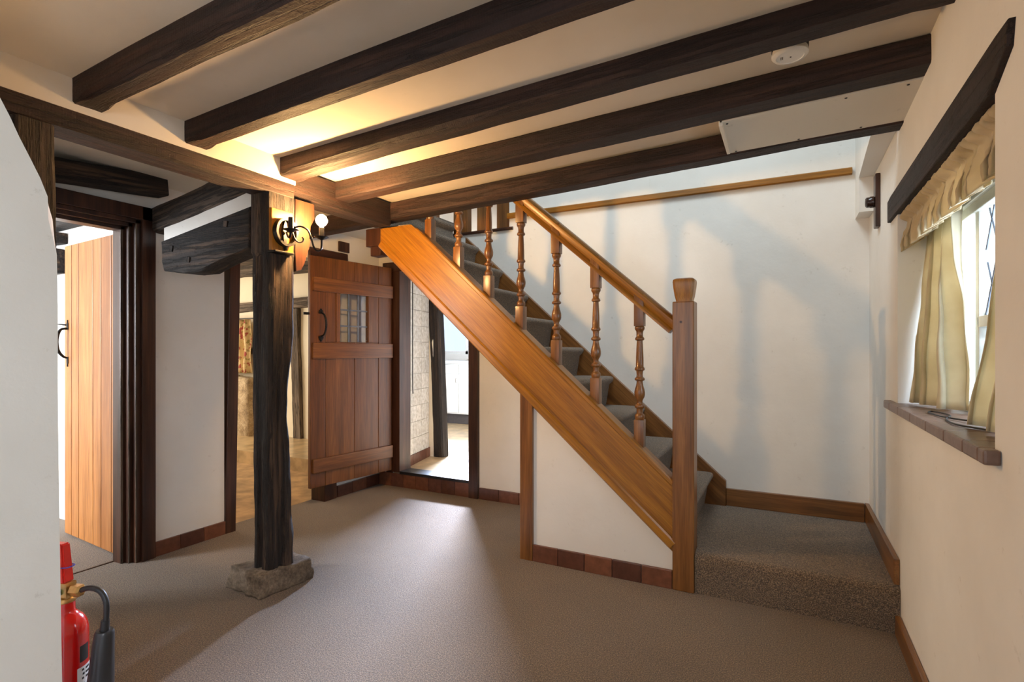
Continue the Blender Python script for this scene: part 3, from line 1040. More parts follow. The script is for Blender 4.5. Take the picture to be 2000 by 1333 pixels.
# local +y points to world -Y here (ang ~ 176 deg), so thickness goes to -y local
bm = bmesh.new()
bm.loops.layers.float_color.new('tone')
pls = [(0.0, 0.10, 0.55), (0.10, 0.235, 0.9), (0.235, 0.345, 0.25), (0.345, 0.55, 0.1), (0.55, 0.66, 0.5), (0.66, 0.765, 0.35)]
for a, b2, t in pls:
    add_box(bm, a + .002, b2 - .002, -0.040, 0.0, 0.012, 1.885, 0.005, t)
add_box(bm, 0.003, 0.762, -0.032, -0.012, 0.014, 1.883, 0, 1.0)
o = finish(bm, 'plank_panel', DOORL['Z'])
in_frame(o, lf)
# pull handle on the light door, on the near face
hd = bpy.data.objects.new('door_handle', bpy.data.meshes.new('door_handle'))
bm = bmesh.new()
tube_bm(bm, [(0.712, 0.006, 1.345), (0.718, 0.034, 1.338), (0.722, 0.050, 1.30), (0.724, 0.054, 1.25), (0.722, 0.046, 1.20), (0.716, 0.024, 1.165), (0.712, 0.006, 1.155)], 0.008,
        radii=[.008, .008, .010, .011, .010, .008, .006])
for zz, s in ((1.36, 1), (1.14, -1)):
    add_box(bm, 0.700, 0.726, 0.0, 0.005, zz - 0.022, zz + 0.022, 0.002)
    add_box(bm, 0.706, 0.720, 0.0, 0.005, zz + s * 0.030 - 0.012, zz + s * 0.030 + 0.012, 0.002)
tube_bm(bm, [(0.712, 0.01, 1.368), (0.735, 0.03, 1.372), (0.775, 0.03, 1.374)], 0.005)
o = finish(bm, 'door_handle', IRON, smooth=True)
in_frame(o, lf)
for zz in (1.55, 0.35):
    o = boxes('hinge', [(-0.012, 0.004, -0.02, 0.006, zz - 0.05, zz + 0.05)], IRON)
    in_frame(o, lf)

# ------------------------------------------------------------------ doorway 2: jambs
tag(timber('door_frame', (XL - .06, 2.235, 0.0), (XL - .06, 2.272, 1.93), 0.15, 0.075, STAIN['X'], bev=0.003), 'dark stained door jamb left of the old post', 'door frame')
o = box('door_jamb', XL - .13, XL + .02, 3.03, 3.158, 0, 1.915, STAIN['Z'], None, 0.004)
tag(o, 'dark post foot showing below the glazed plank door', 'door frame')

# ------------------------------------------------------------------ door 3: kitchen doorway frame and leaf folded back on the left wall
d3 = thing('door_2', (-3.08, 3.66, 0.13), 'brown oak plank door with a small leaded window, folded back beside the kitchen doorway', 'door', kind='structure')
boxes('door_frame', [(-3.102, -3.012, 3.655, 3.81, 0.13, 1.985), (-2.300, -2.212, 3.655, 3.81, 0.0, 1.985), (-3.20, -2.212, 3.65, 3.81, 1.90, 1.985)], STAIN['Z'], d3, 0.003)
boxes('threshold', [(-3.012, -2.300, 3.655, 3.81, 0.118, 0.142)], BLACKP, d3, 0.003)
boxes('hanging_stile', [(-3.170, -3.104, 3.664, 3.679, 0.118, 1.985)], STAIN['Z'], d3, 0.002)
# leaf: free end F, hinge end Hh; local x from free end to hinge, local -y = room side
Fp, Hp = Vector((-3.205, 2.845)), Vector((-3.085, 3.640))
dv = Hp - Fp
L3 = dv.length
ang3 = math.atan2(dv.y, dv.x)
lf3 = bpy.data.objects.new('door_leaf', None)
lf3.location = (Fp.x, Fp.y, 0)
lf3.rotation_euler = (0, 0, ang3)
link(lf3, d3)
Z0, Z1 = 0.150, 1.93
gs0, gs1, gz0, gz1 = 0.265, 0.545, 1.272, 1.662
bm = bmesh.new()
bm.loops.layers.float_color.new('tone')
seams = [0.0, 0.135, 0.405, 0.655, L3]
for i, t in zip(range(4), (0.75, 0.15, 0.35, 0.6)):
    a, b2 = seams[i], seams[i + 1]
    if b2 <= gs0 or a >= gs1:
        add_box(bm, a + .0018, b2 - .0018, 0, 0.030, Z0, Z1, 0.004, t)
    else:
        add_box(bm, a + .0018, b2 - .0018, 0, 0.030, Z0, gz0, 0.004, t)
        add_box(bm, a + .001, b2 - .001, 0, 0.030, gz1, Z1, 0.003, t)
        if a < gs0:
            add_box(bm, a + .001, gs0, 0, 0.030, gz0, gz1, 0.001, t)
        if b2 > gs1:
            add_box(bm, gs1, b2 - .001, 0, 0.030, gz0, gz1, 0.001, t)
in_frame(finish(bm, 'plank_panel', DOORW['Z']), lf3)
for z0, z1, s in ((1.660, 1.768, 0.02), (1.140, 1.262, 0.015), (0.265, 0.372, 0.015)):
    bm = bmesh.new()
    add_box(bm, s, L3 - 0.004, -0.022, 0.001, z0, z1, 0.005)
    o = finish(bm, 'ledge', DOORW['X'])
    in_frame(o, lf3)
boxesl = [(gs0 - 0.035, gs0, -0.006, 0.0, gz0 - 0.0, gz1), (gs1, gs1 + 0.03, -0.006, 0.0, gz0, gz1)]
in_frame(boxes('glazing_bead', boxesl, DOORW['Z'], None, 0.002), lf3)
o = boxes('glass_pane', [(gs0, gs1, 0.013, 0.017, gz0, gz1)], DGLASS)
in_frame(o, lf3)
ca = []
for k in (1, 2):
    s = gs0 + (gs1 - gs0) * k / 3
    ca.append((s - .006, s + .006, 0.010, 0.020, gz0, gz1))
    z = gz0 + (gz1 - gz0) * k / 3
    ca.append((gs0, gs1, 0.010, 0.020, z - .006, z + .006))
o = boxes('glazing_bars', ca, LEAD)
in_frame(o, lf3)
bm = bmesh.new()
tube_bm(bm, [(0.095, -0.006, 1.495), (0.100, -0.035, 1.478), (0.105, -0.050, 1.43), (0.105, -0.050, 1.38), (0.100, -0.035, 1.33), (0.093, -0.006, 1.315)], 0.007,
        radii=[.006, .007, .008, .008, .007, .006])
for zz, s in ((1.497, 1), (1.305, -1)):
    for q in range(3):
        w = (0.030, 0.024, 0.012)[q]
        add_box(bm, 0.093 - w / 1.4, 0.093 + w / 1.4, -0.006, 0.0, zz + s * (q * 0.011) - 0.009, zz + s * (q * 0.011) + 0.009, 0.003)
o = finish(bm, 'door_handle', IRON, smooth=True)
in_frame(o, lf3)
o = boxes('latch', [(-0.045, 0.0, 0.006, 0.020, 1.475, 1.495)], IRON, None, 0.002)
in_frame(o, lf3)

# ------------------------------------------------------------------ wall light
wl = thing('wall_light', (-2.225, 1.81, 1.79), 'black iron two-arm candle wall light on a wooden plaque, right bulb lit', 'wall light')
box('plaque', -2.2495, -2.228, 1.744, 1.872, 1.695, 1.902, OAK['Z'], wl, 0.003)
bm = bmesh.new()   # flat iron ring
n = 40
for i in range(n):
    pass
rgs = []
for i in range(n):
    a = 2 * math.pi * i / n
    cy, cz = math.cos(a), math.sin(a)
    rgs.append([bm.verts.new((x, 1.812 + cy * r * 0.92, 1.791 + cz * r)) for x, r in ((-2.226, .058), (-2.196, .058), (-2.196, .071), (-2.226, .071))])
for i in range(n):
    A, B = rgs[i], rgs[(i + 1) % n]
    for j in range(4):
        bm.faces.new((A[j], A[(j + 1) % 4], B[(j + 1) % 4], B[j]))
finish(bm, 'iron_ring', IRON, wl, smooth=True)
prism('back_spade', [(1.812, 1.862), (1.822, 1.82), (1.828, 1.795), (1.822, 1.75), (1.812, 1.70), (1.802, 1.75), (1.796, 1.795), (1.802, 1.82)], 'X', -2.226, -2.212, IRON, wl, bev=0.001)
tube('stem', [(-2.205, 1.812, 1.735), (-2.206, 1.812, 1.70)], 0.006, IRON, wl, sub=1)
tube('arm', [(-2.205, 1.812, 1.790), (-2.18, 1.800, 1.765), (-2.15, 1.785, 1.757), (-2.13, 1.775, 1.775)], 0.0055, IRON, wl)
tube('arm', [(-2.205, 1.812, 1.790), (-2.18, 1.83, 1.812), (-2.15, 1.85, 1.822), (-2.125, 1.872, 1.805), (-2.115, 1.885, 1.765), (-2.11, 1.898, 1.722), (-2.105, 1.918, 1.708),
             (-2.10, 1.935, 1.722), (-2.10, 1.938, 1.765)], 0.0048, IRON, wl)
tube('scroll', [(-2.15, 1.80, 1.785), (-2.14, 1.806, 1.752), (-2.135, 1.822, 1.738), (-2.13, 1.842, 1.742), (-2.13, 1.850, 1.757), (-2.13, 1.843, 1.764)], 0.004, IRON, wl)
lathe('collar', [(0.007, -0.006), (0.008, -0.002), (0.006, 0), (0.008, 0.002), (0.007, 0.006)], (-2.115, 1.884, 1.768), IRON, wl, 12)
pan = [(0.004, -0.012), (0.008, -0.010), (0.020, -0.004), (0.036, 0.003), (0.036, 0.0045), (0.020, -0.001), (0.004, -0.002)]
lathe('drip_pan', pan, (-2.13, 1.775, 1.786), IRON, wl, 28)
lathe('drip_pan', pan, (-2.10, 1.938, 1.777), IRON, wl, 28)
lathe('candle_tube', [(0.0125, 0), (0.0125, 0.062), (0.010, 0.063), (0.010, 0.05)], (-2.13, 1.775, 1.786), IRON, wl, 16)
lathe('candle_tube', [(0.0125, 0), (0.0125, 0.052), (0.010, 0.053), (0.010, 0.045)], (-2.10, 1.938, 1.777), IRON, wl, 16)
lathe('light_bulb', [(0.008, 0.0), (0.010, 0.008), (0.021, 0.016), (0.028, 0.030), (0.0285, 0.040), (0.023, 0.054), (0.012, 0.064), (0.001, 0.067)], (-2.10, 1.938, 1.829), BULB, wl, 20)
boxes('shelf_plate', [(-2.2495, -2.195, 1.738, 1.852, 1.683, 1.692)], IRON, wl, 0.002)

# ------------------------------------------------------------------ window_1 (right)
w1 = thing('window_1', (0.64, 2.2, 0.97), 'cream framed leaded window behind the curtains in the right wall', 'window', kind='structure')
FX0, FX1 = 0.600, 0.660
boxes('window_frame', [(FX0, FX1, W0, W0 + .06, .965, WZ1), (FX0, FX1, W1 - .06, W1, .965, WZ1), (FX0, FX1, W0, W1, .965, 1.015), (FX0, FX1, W0, W1, 1.70, WZ1),
                       (FX0 + .012, FX1, 2.445, 2.485, 1.0, 1.71), (FX0 + .012, FX1, W0, 2.46, 1.285, 1.325),
                       (FX0 - .015, FX0 + .02, W0, W1, 1.735, 1.76)], UPVC, w1, 0.004)
boxes('glass_pane', [(0.635, 0.638, W0 + .05, W1 - .05, 1.01, 1.71)], GLASS, w1)
bm = bmesh.new()
for zlo, zhi in ((1.015, 1.285), (1.325, 1.70)):
    n = 6
    s = (2.445 - 1.66) / n
    hgt = zhi - zlo
    for i in range(-3, n + 1):
        for sg in (1, -1):
            # diagonal cames clipped to the light
            k = hgt / (1.7 * s)
            y0_ = 1.66 + i * s if sg == 1 else 1.66 + (i + 3) * s
            steps = 8
            pts = []
            for q in range(steps + 1):
                t = q / steps
                yy = y0_ + sg * t * s * k
                if 1.66 <= yy <= 2.445:
                    pts.append((0.632, yy, zlo + hgt * t))
            if len(pts) > 1:
                tube_bm(bm, pts, 0.0032, seg=5, sub=1)
finish(bm, 'lead_lattice', LEAD, w1)
boxes('window_stay', [(0.59, 0.604, 2.10, 2.26, 1.31, 1.325), (0.585, 0.60, 2.12, 2.15, 1.325, 1.345)], IRON, w1, 0.002)

# tiled sill
bm = bmesh.new()
bm.loops.layers.float_color.new('tone')
ys = [1.555, 1.72, 1.90, 2.12, 2.36, 2.60, 2.795, 2.945]
for i in range(len(ys) - 1):
    a, b2 = ys[i] + .001, ys[i + 1] - .001
    x1 = 0.60
    if b2 < W0 + 0.11 or a > W1 - 0.01:
        x1 = 0.60 if (a >= W0 and b2 <= W1) else 0.4295
    if i == 0:
        add_box(bm, 0.398, 0.4295, a, W0, 0.940, 0.975, 0.006, 0.3)
        add_box(bm, 0.398, 0.60, W0 + .001, b2, 0.940, 0.975, 0.006, 0.3)
    else:
        add_box(bm, 0.398, x1, a, b2, 0.940, 0.975, 0.006, random.random())
o = finish(bm, 'window_sill', SILLT)
tag(o, 'brown tiled window sill with a chipped near end', 'window sill')
o['kind'] = 'structure'

# lintel timber
pr = [(1.475, 1.905), (1.487, 1.850), (1.60, 1.795), (2.967, 1.792), (2.967, 1.888), (2.88, 1.893), (1.55, 1.905)]
o = prism('lintel_beam', pr, 'X', XR - .014, XR + .06, BEAM['Y'], bev=0.004, origin=(XR, 2.2, 1.85))
tag(o, 'dark timber lintel above the curtained window', 'beam')
o = boxes('inner_lintel', [(XR + .062, 0.60, W0, W1, 1.79, WZ1 + .01)], BEAM['Y'])
tag(o, 'dark timber underside of the window head, behind the valance', 'beam')

# curtains


def curtain(name, path_top, path_bot, z1, z0, folds, amp_top, amp_bot, mat, ph=0.0, nu=160, nv=26, th=0.003, hem=0.0, pinch=None):
    bm = bmesh.new()
    rows = []
    T0, T1, B0, B1 = (Vector(p) for p in (*path_top, *path_bot))
    for j in range(nv + 1):
        v = j / nv
        row = []
        for i in range(nu + 1):
            u = i / nu
            a = T0.lerp(T1, u)
            b2 = B0.lerp(B1, u)
            w = v if pinch is None else pinch(v)
            p = a.lerp(b2, w)
            d = (T1 - T0).normalized().lerp((B1 - B0).normalized(), w).normalized()
            nr = Vector((-d.y, d.x))
            am = amp_top * (1 - v) + amp_bot * v
            wob = 0.35 * noise.noise(Vector((u * 5, v * 1.2, ph)))
            s = math.sin((u * folds + wob) * 2 * math.pi + ph)
            s = math.copysign(abs(s) ** 0.8, s)
            off = am * s + 0.010 * noise.noise(Vector((u * 9, v * 5, ph + 4)))
            z = z1 + (z0 - z1) * v + hem * s * v
            sd = 0.55 * am * math.sin(2 * ((u * folds + wob) * 2 * math.pi + ph)) * (0.4 + 0.6 * v)
            row.append(bm.verts.new((p.x + nr.x * off + d.x * sd, p.y + nr.y * off + d.y * sd, z)))
        rows.append(row)
    for j in range(nv):
        for i in range(nu):
            bm.faces.new((rows[j][i], rows[j][i + 1], rows[j + 1][i + 1], rows[j + 1][i]))
    o = finish(bm, name, mat, smooth='all')
    md = o.modifiers.new('thickness', 'SOLIDIFY')
    md.thickness = th
    return o


o = curtain('curtain', ((0.565, 2.790), (0.555, 2.49)), ((0.480, 2.780), (0.555, 2.405)), 1.78, 0.985, 3.0, 0.024, 0.036, CURT, ph=2.6)
tag(o, 'far cream-gold curtain hanging at the window, touching the tiled sill', 'curtain', 'window curtains')
o = curtain('curtain', ((0.535, 1.87), (0.535, 1.64)), ((0.500, 2.05), (0.510, 1.66)), 1.78, 0.985, 3.0, 0.018, 0.030, CURT, ph=0.9, pinch=lambda v: v ** 1.4)
tag(o, 'near cream-gold curtain mostly hidden behind the window reveal', 'curtain', 'window curtains')

# valance: gathered heading with pleated frill
bm = bmesh.new()
rows = []
NU, NVV = 420, 22
for j in range(NVV + 1):
    v = j / NVV
    row = []
    for i in range(NU + 1):
        u = i / NU
        y = 1.625 + (2.785 - 1.625) * u
        head = math.exp(-((v - 0.10) / 0.10) ** 2)
        wob = noise.noise(Vector((u * 11, 0.3, 1.7))) * 0.9
        big = math.sin((u * 11.5 + wob * 0.6) * 2 * math.pi)
        big = math.copysign(abs(big) ** 0.7, big)
        fine = math.sin((u * 30 + wob * 1.5) * 2 * math.pi + 3 * v)
        x = 0.462 + 0.004 * v
        x -= head * (0.012 + 0.018 * fine)
        x -= 0.004 * noise.noise(Vector((u * 60, v * 9, 0)))
        if v > 0.22:
            k = min(1, (v - 0.22) / 0.5)
            x -= k * (0.034 * big + 0.006 * fine * (1 - k)) - 0.004
        yy = y + 0.016 * math.sin(2 * (u * 11.5 + wob * 0.6) * 2 * math.pi) * min(1, v * 1.6) + 0.005 * fine * head
        z = 1.790 - 0.145 * v - 0.020 * v * big + 0.012 * v * noise.noise(Vector((u * 7, 5, 5)))
        if v < 0.06:
            z += 0.006 * fine
        row.append(bm.verts.new((x, yy, z)))
    rows.append(row)
for j in range(NVV):
    for i in range(NU):
        bm.faces.new((rows[j][i], rows[j][i + 1], rows[j + 1][i + 1], rows[j + 1][i]))
o = finish(bm, 'valance', VALA, smooth='all')
md = o.modifiers.new('thickness', 'SOLIDIFY')
md.thickness = 0.003
tag(o, 'gathered cream-gold pleated valance under the window lintel', 'valance')
o = tube('curtain_rod', [(0.545, 1.61, 1.783), (0.545, 2.79, 1.783)], 0.006, IRON, sub=1)
tag(o, 'thin curtain rod across the window head behind the valance', 'rod')

# dark cable on the sill
o = tube('cable', [(0.52, 1.80, 0.980), (0.50, 1.92, 0.979), (0.455, 2.02, 0.979), (0.46, 2.16, 0.979), (0.50, 2.30, 0.979), (0.475, 2.42, 0.979), (0.455, 2.36, 0.979), (0.47, 2.22, 0.980),
                   (0.52, 2.10, 0.985), (0.56, 2.12, 1.01), (0.57, 2.05, 1.02), (0.55, 1.98, 0.985), (0.53, 1.90, 0.980)], 0.0028, BLACKR, seg=8)
tag(o, 'thin dark cable lying in loops on the window sill', 'cable')

# bell push / thermostat on dark plate
tp = thing('wall_dial', (XR, 3.30, 1.98), 'round brown dial on a dark vertical board high on the right wall', 'dial')
box('mounting_board', XR - .022, XR - .0005, 3.265, 3.335, 1.840, 2.115, STAIN['Z'], tp, 0.005)
lathe('dial_knob', [(0.024, 0.0), (0.030, 0.004), (0.030, 0.018), (0.027, 0.022), (0.027, 0.034), (0.020, 0.040), (0.001, 0.041)], (XR - .022, 3.30, 1.975), BAKE, tp, 10, (0, R(-90), 0))

# smoke alarm
sa = thing('smoke_alarm', (0.012, 2.002, 2.206), 'round white smoke alarm on the ceiling beyond the third joist', 'smoke alarm')
zt_ = zc(0.012) + 0.001
lathe('alarm_body', [(0.050, zt_ - 2.206), (0.052, zt_ - 2.218), (0.054, -0.002), (0.056, -0.006), (0.056, -0.012), (0.050, -0.018), (0.042, -0.019), (0.041, -0.017), (0.001, -0.018)][::1],
      (0.012, 2.002, 2.206), WPLAS, sa, 40)
bm = bmesh.new()
for k in range(40):
    a = 2 * math.pi * k / 40
    m_ = Matrix.Rotation(a, 4, 'Z')
    b0 = bmesh.new()
    add_box(b0, 0.0515, 0.0555, -0.0014, 0.0014, 0.004, zt_ - 2.206 - 0.006)
    for f in b0.faces:
        bm.faces.new([bm.verts.new(m_ @ v.co) for v in f.verts])
    b0.free()
finish(bm, 'vent_slots', SLOT, sa, (0.012, 2.002, 2.206))
for q in ((-0.016, -0.014, 1.992, 2.006), (-0.011, -0.009, 1.992, 2.006)):
    boxes('test_slot', [(*q, 2.1855, 2.1875)], SLOT, sa)
lathe('indicator', [(0.0025, -0.001), (0.0025, 0.001)], (0.014, 2.002, 2.1872), SLOT, sa, 10)

# ------------------------------------------------------------------ fire extinguisher (behind the near wall end)
EX = (-1.815, 0.742)
fe = thing('fire_extinguisher', (EX[0], EX[1], 0), 'red fire extinguisher with a black discharge horn, standing behind the near wall', 'fire extinguisher')
lathe('cylinder', [(0.048, 0.0), (0.053, 0.006), (0.0555, 0.02), (0.0555, 0.398), (0.0545, 0.413), (0.050, 0.430), (0.042, 0.444), (0.033, 0.453), (0.0265, 0.460), (0.0245, 0.467), (0.0245, 0.492)],
      (*EX, 0), REDP, fe, 48)
lathe('collar', [(0.026, 0.490), (0.028, 0.493), (0.028, 0.499), (0.026, 0.502), (0.022, 0.504)], (*EX, 0), BRASS, fe, 32)
vb = thing('valve', (EX[0], EX[1], 0.5), None, None, parent=fe)
# camera-right direction for the arrangement of the outlet: along room +X,+Y
rx, ry = 0.95, 0.31


def E(s, t, z):      # s toward the hose side, t toward the viewer's side
    return (EX[0] + s * rx + t * ry, EX[1] + s * ry - t * rx, z)


angE = math.atan2(ry, rx)
bm = bmesh.new()
add_box(bm, -0.030, 0.024, -0.016, 0.016, 0.0, 0.045, 0.005)
finish(bm, 'valve_body', BRASS, vb, (EX[0], EX[1], 0.502), (0, 0, angE), smooth=True)
bm = bmesh.new()
lathe_bm(bm, [(0.010, 0), (0.010, 0.010), (0.017, 0.011), (0.0175, 0.020), (0.0175, 0.036), (0.012, 0.040)], 6)
finish(bm, 'hose_nut', BRASS, vb, E(0.018, 0, 0.524), (R(90), 0, angE + R(90)))
lathe('pressure_cap', [(0.009, 0), (0.009, 0.008), (0.007, 0.010)], E(0.0, 0.018, 0.520), TEAL, vb, 18, (R(90), 0, angE))
# squeeze handle: tapered red lever standing up
bm = bmesh.new()
for (s0, s1, z0, z1, y_) in ((-0.045, 0.0165, 0.0, 0.110, 0.016),):
    vs = [(-0.030, -y_, z0), (0.0165, -y_, z0), (0.0165, y_, z0), (-0.030, y_, z0), (-0.060, -y_ * .8, z1), (0.006, -y_ * .8, z1), (0.006, y_ * .8, z1), (-0.060, y_ * .8, z1)]
    V = [bm.verts.new(q) for q in vs]
    for q in ((0, 3, 2, 1), (4, 5, 6, 7), (0, 1, 5, 4), (1, 2, 6, 5), (2, 3, 7, 6), (3, 0, 4, 7)):
        bm.faces.new([V[i] for i in q])
    bmesh.ops.bevel(bm, geom=bm.edges[:], offset=0.004, segments=2, affect='EDGES')
finish(bm, 'handle', REDM, vb, (EX[0], EX[1], 0.545), (0, 0, angE), smooth=True)
tube('tamper_seal', [E(-0.045, 0.018, 0.588), E(0.014, 0.018, 0.592), E(0.022, 0.006, 0.590), E(0.014, -0.016, 0.590), E(-0.045, -0.018, 0.588)], 0.0016, BLUE, vb, seg=6)
tube('hose', [E(0.05, 0, 0.524), E(0.085, 0, 0.534), E(0.120, 0, 0.526), E(0.137, 0, 0.498), E(0.138, 0, 0.46), E(0.134, 0, 0.425)], 0.0075, BLACKR, fe, seg=12)
tube('hose_ferrule', [E(0.1345, 0, 0.448), E(0.131, 0, 0.410)], 0.011, BLACKR, fe, sub=1, seg=14, radii=[0.0105, 0.0125])
hd0, hd1 = Vector(E(0.132, 0, 0.420)), Vector(E(0.102, 0.0, 0.075))
tube('horn', [hd0, hd0.lerp(hd1, 0.02), hd0.lerp(hd1, 0.55), hd1], 0.02, HORN, fe, sub=1, seg=28, radii=[0.020, 0.0235, 0.034, 0.043])
# print on the cylinder, on curved patches


def patch(name, a0, a1, z0, z1, mat, r=0.0558, n=10):
    bm = bmesh.new()
    rows = []
    for z in (z0, z1):
        rows.append([bm.verts.new((r * math.cos(R(a0 + (a1 - a0) * i / n)), r * math.sin(R(a0 + (a1 - a0) * i / n)), z)) for i in range(n + 1)])
    for i in range(n):
        bm.faces.new((rows[0][i], rows[0][i + 1], rows[1][i + 1], rows[1][i]))
    return finish(bm, name, mat, fe, (*EX, 0), smooth='all')


patch('black_label', 14, 46, 0.322, 0.368, BLACKP)
wlb = patch('white_label', 7, 60, 0.09, 0.308, LABELW)
bm = bmesh.new()
for zz, a0, a1 in ((0.296, 20, 27), (0.284, 22, 29), (0.272, 20, 27), (0.255, 20, 29), (0.240, 20, 29), (0.225, 20, 29), (0.296, 33, 50), (0.284, 33, 50), (0.272, 33, 46)):
    rws = []
    for z in (zz, zz + 0.006):
        rws.append([bm.verts.new((0.0561 * math.cos(R(a0 + (a1 - a0) * i / 4)), 0.0561 * math.sin(R(a0 + (a1 - a0) * i / 4)), z)) for i in range(5)])
    for i in range(4):
        bm.faces.new((rws[0][i], rws[0][i + 1], rws[1][i + 1], rws[1][i]))
finish(bm, 'label_print', BLACKP, fe, (*EX, 0))

# ------------------------------------------------------------------ kitchen beyond
# tiled wall left of the kitchen doorway
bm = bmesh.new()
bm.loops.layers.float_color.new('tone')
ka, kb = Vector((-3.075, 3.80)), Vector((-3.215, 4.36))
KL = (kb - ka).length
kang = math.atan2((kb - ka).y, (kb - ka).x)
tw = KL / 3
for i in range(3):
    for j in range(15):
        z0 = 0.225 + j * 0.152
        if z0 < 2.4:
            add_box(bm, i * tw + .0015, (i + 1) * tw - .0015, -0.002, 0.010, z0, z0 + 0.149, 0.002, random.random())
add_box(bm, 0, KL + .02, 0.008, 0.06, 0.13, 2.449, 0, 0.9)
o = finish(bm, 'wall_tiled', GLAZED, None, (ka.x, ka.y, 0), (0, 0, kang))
tag(o, 'white glazed tile wall just inside the kitchen doorway', 'wall', kind='structure')
o = boxes('wall_return', [(-3.40, -3.17, 4.372, 4.50, 0.13, 2.449)], CREAM)
tag(o, 'cream plaster return beside the dark kitchen post', 'wall', kind='structure')
o = timber('old_timber_post', (-3.105, 4.425, 0.13), (-3.214, 4.425, 2.44), 0.115, 0.12, OLD['X'], rough=0.009, seed=113, bev=0.014)
tag(o, 'leaning dark post inside the kitchen, right of the white tiles', 'post')
o = tube('pull_cord', [(-3.085, 3.93, 2.44), (-3.080, 3.925, 1.4), (-3.083, 3.93, 0.86), (-3.080, 3.933, 0.81), (-3.078, 3.925, 0.83)], 0.004, BLACKR, seg=8, sub=4)
tag(o, 'thin black cord hanging in front of the white kitchen tiles', 'cord')

ku = thing('kitchen_unit', (-4.2, 6.55, 0.13), 'cream kitchen base unit with two doors under a pale worktop', 'kitchen unit')
box('body', -5.0, -3.45, 6.46, 6.995, 0.28, 1.02, CUP, ku, 0.003)
box('plinth', -5.0, -3.45, 6.52, 6.995, 0.13, 0.28, PLINTH, ku, 0.003)
for i in range(4):
    a = -5.0 + i * 0.39 + .004
    dr = box('door', a, a + .382, 6.442, 6.459, 0.30, 0.86, CUP, ku, 0.004)
    tube('handle', [(a + .34, 6.440, 0.80), (a + .345, 6.420, 0.79), (a + .345, 6.420, 0.75), (a + .34, 6.440, 0.74)], 0.004, LATCH, dr, sub=3)
    box('drawer', a, a + .382, 6.442, 6.459, 0.87, 1.00, CUP, ku, 0.004)
wt = box('worktop', -5.02, -3.43, 6.41, 6.995, 1.021, 1.058, WTOP, None, 0.004)
tag(wt, 'pale kitchen worktop on the cream base unit', 'worktop')
bx = boxes('worktop_tray', [(-4.12, -3.80, 6.50, 6.80, 1.059, 1.085)], LATCH, None, 0.004)
tag(bx, 'low tray on the kitchen worktop', 'tray')
w2 = thing('window_2', (-4.4, 7.05, 1.15), 'bright kitchen window above the worktop', 'window', kind='structure')
boxes('window_frame', [(-5.25, -5.19, 7.0, 7.06, 1.15, 2.35), (-3.66, -3.6, 7.0, 7.06, 1.15, 2.35), (-5.25, -3.6, 7.0, 7.06, 1.15, 1.20), (-5.25, -3.6, 7.0, 7.06, 2.29, 2.35), (-4.46, -4.41, 7.0, 7.06, 1.15, 2.35)], CUP, w2, 0.003)
boxes('glass_pane', [(-5.2, -3.65, 7.03, 7.034, 1.19, 2.30)], GLASS, w2)

# ------------------------------------------------------------------ hearth room behind the old post
# wall plane y = 4.55
GY = 4.53
for (p0, p1, w, h, lab) in (
        ((-5.30, GY, 0.02), (-5.36, GY, 1.72), 0.06, 0.14, 'upright weathered stud in the cream wall behind the post'),
        ((-7.0, GY - .005, 1.755), (-4.3, GY - .005, 1.80), 0.07, 0.13, 'long weathered rail across the cream wall behind the post'),
        ((-6.3, GY, 1.20), (-5.38, GY, 1.20), 0.05, 0.085, 'short weathered rail halfway up the cream wall'),
        ((-7.0, GY, 0.055), (-4.9, GY, 0.055), 0.06, 0.10, 'low dark timber at the foot of the cream wall')):
    o = timber('wall_stud', p0, p1, w, h, GREYW['X'] if p0[2] > 0.06 or p0[2] < 0.03 else OLD['X'], rough=0.014, seed=p0[0] * 7 + p0[2], bev=0.01)
    tag(o, lab, 'beam')
for i, (yy, lab) in enumerate(((2.75, 'nearest beam on the ceiling of the room behind the post'), (3.35, 'middle beam on the ceiling of the room behind the post'), (3.95, 'farthest beam on the ceiling of the room behind the post'))):
    o = timber('room_joist', (-7.27, yy, 2.13), (-3.41, yy, 2.10), 0.12, 0.14, GREYW['X'], rough=0.012, seed=140 + i)
    tag(o, lab, 'beam', 'ceiling beams of the hearth room')
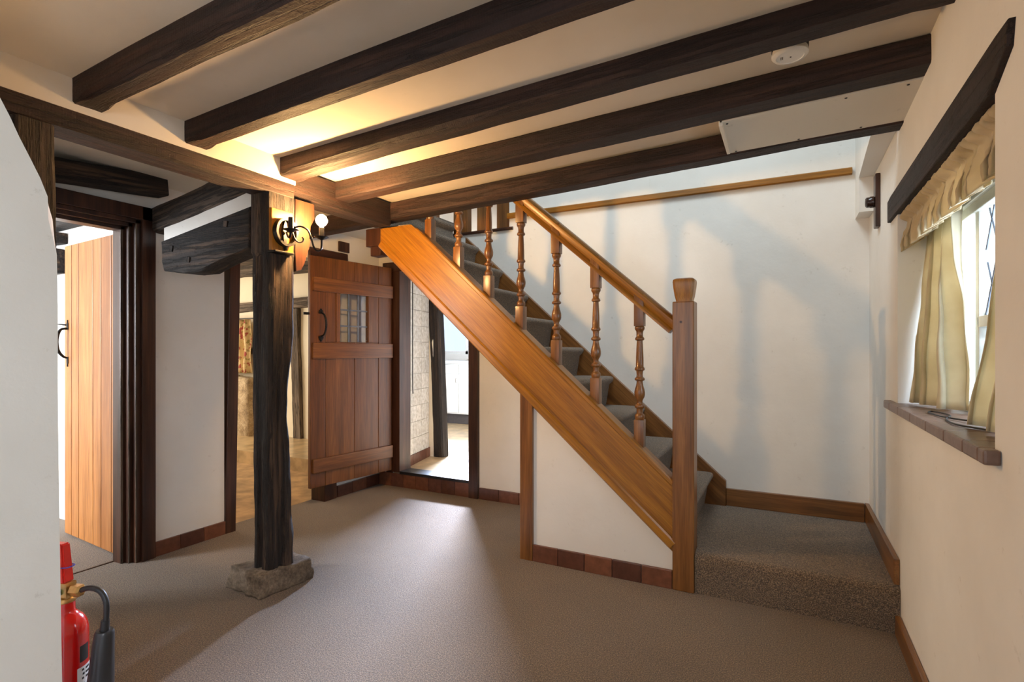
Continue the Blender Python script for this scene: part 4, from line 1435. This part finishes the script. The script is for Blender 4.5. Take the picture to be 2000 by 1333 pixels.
# floral curtain and rubble hearth stone at the far left of the opening
bm = bmesh.new()
rows = []
for j in range(11):
    row = []
    for i in range(61):
        u = i / 60
        row.append(bm.verts.new((-6.75 + 0.75 * u, 4.38 + 0.025 * math.sin(u * 40) + 0.01 * math.sin(u * 17 + j), 1.60 - 0.68 * j / 10)))
    rows.append(row)
for j in range(10):
    for i in range(60):
        bm.faces.new((rows[j][i], rows[j][i + 1], rows[j + 1][i + 1], rows[j + 1][i]))
o = finish(bm, 'floral_curtain', FLORAL, smooth='all')
md = o.modifiers.new('thickness', 'SOLIDIFY')
md.thickness = 0.003
tag(o, 'red-flowered curtain hanging left of the old post in the far room', 'curtain')
o = tube('curtain_rod', [(-6.9, 4.38, 1.61), (-5.9, 4.38, 1.61)], 0.008, IRON, sub=1)
tag(o, 'dark rod holding the red-flowered curtain', 'rod')
bm = bmesh.new()
bmesh.ops.create_cube(bm, size=1.0)
bmesh.ops.subdivide_edges(bm, edges=bm.edges[:], cuts=12, use_grid_fill=True)
for v in bm.verts:
    p = Vector((-6.45 + v.co.x * 1.0, 4.415 + v.co.y * 0.18, 0.43 + v.co.z * 0.86))
    g = noise.noise(p * 6) * 0.04 + noise.noise(p * 15) * 0.015
    if v.co.z > -0.49:
        p += Vector((v.co.x, v.co.y, v.co.z)).normalized() * g
    v.co = p
o = finish(bm, 'stone_hearth', STONEL, smooth='all')
tag(o, 'buff rubble stone wall base below the red-flowered curtain', 'stonework')

# old timbers on the wall of the left room, seen above and beside the light oak door
for x0, x1, z0, z1, lab in ((-4.95, -4.14, 2.055, 2.125, 'thin dark timber on the white wall seen above the light oak door'),
                            (-4.95, -4.50, 1.955, 2.025, 'short dark timber end just left of the light oak door top'),
                            (-4.95, -4.515, 1.745, 1.915, 'rough black timber seen at the free edge of the light oak door')):
    o = timber('wall_timber', (x0, 1.815, (z0 + z1) / 2), (x1, 1.815, (z0 + z1) / 2), 0.08, z1 - z0, OLD['X'], rough=0.008, seed=z0 * 9)
    tag(o, lab, 'beam')
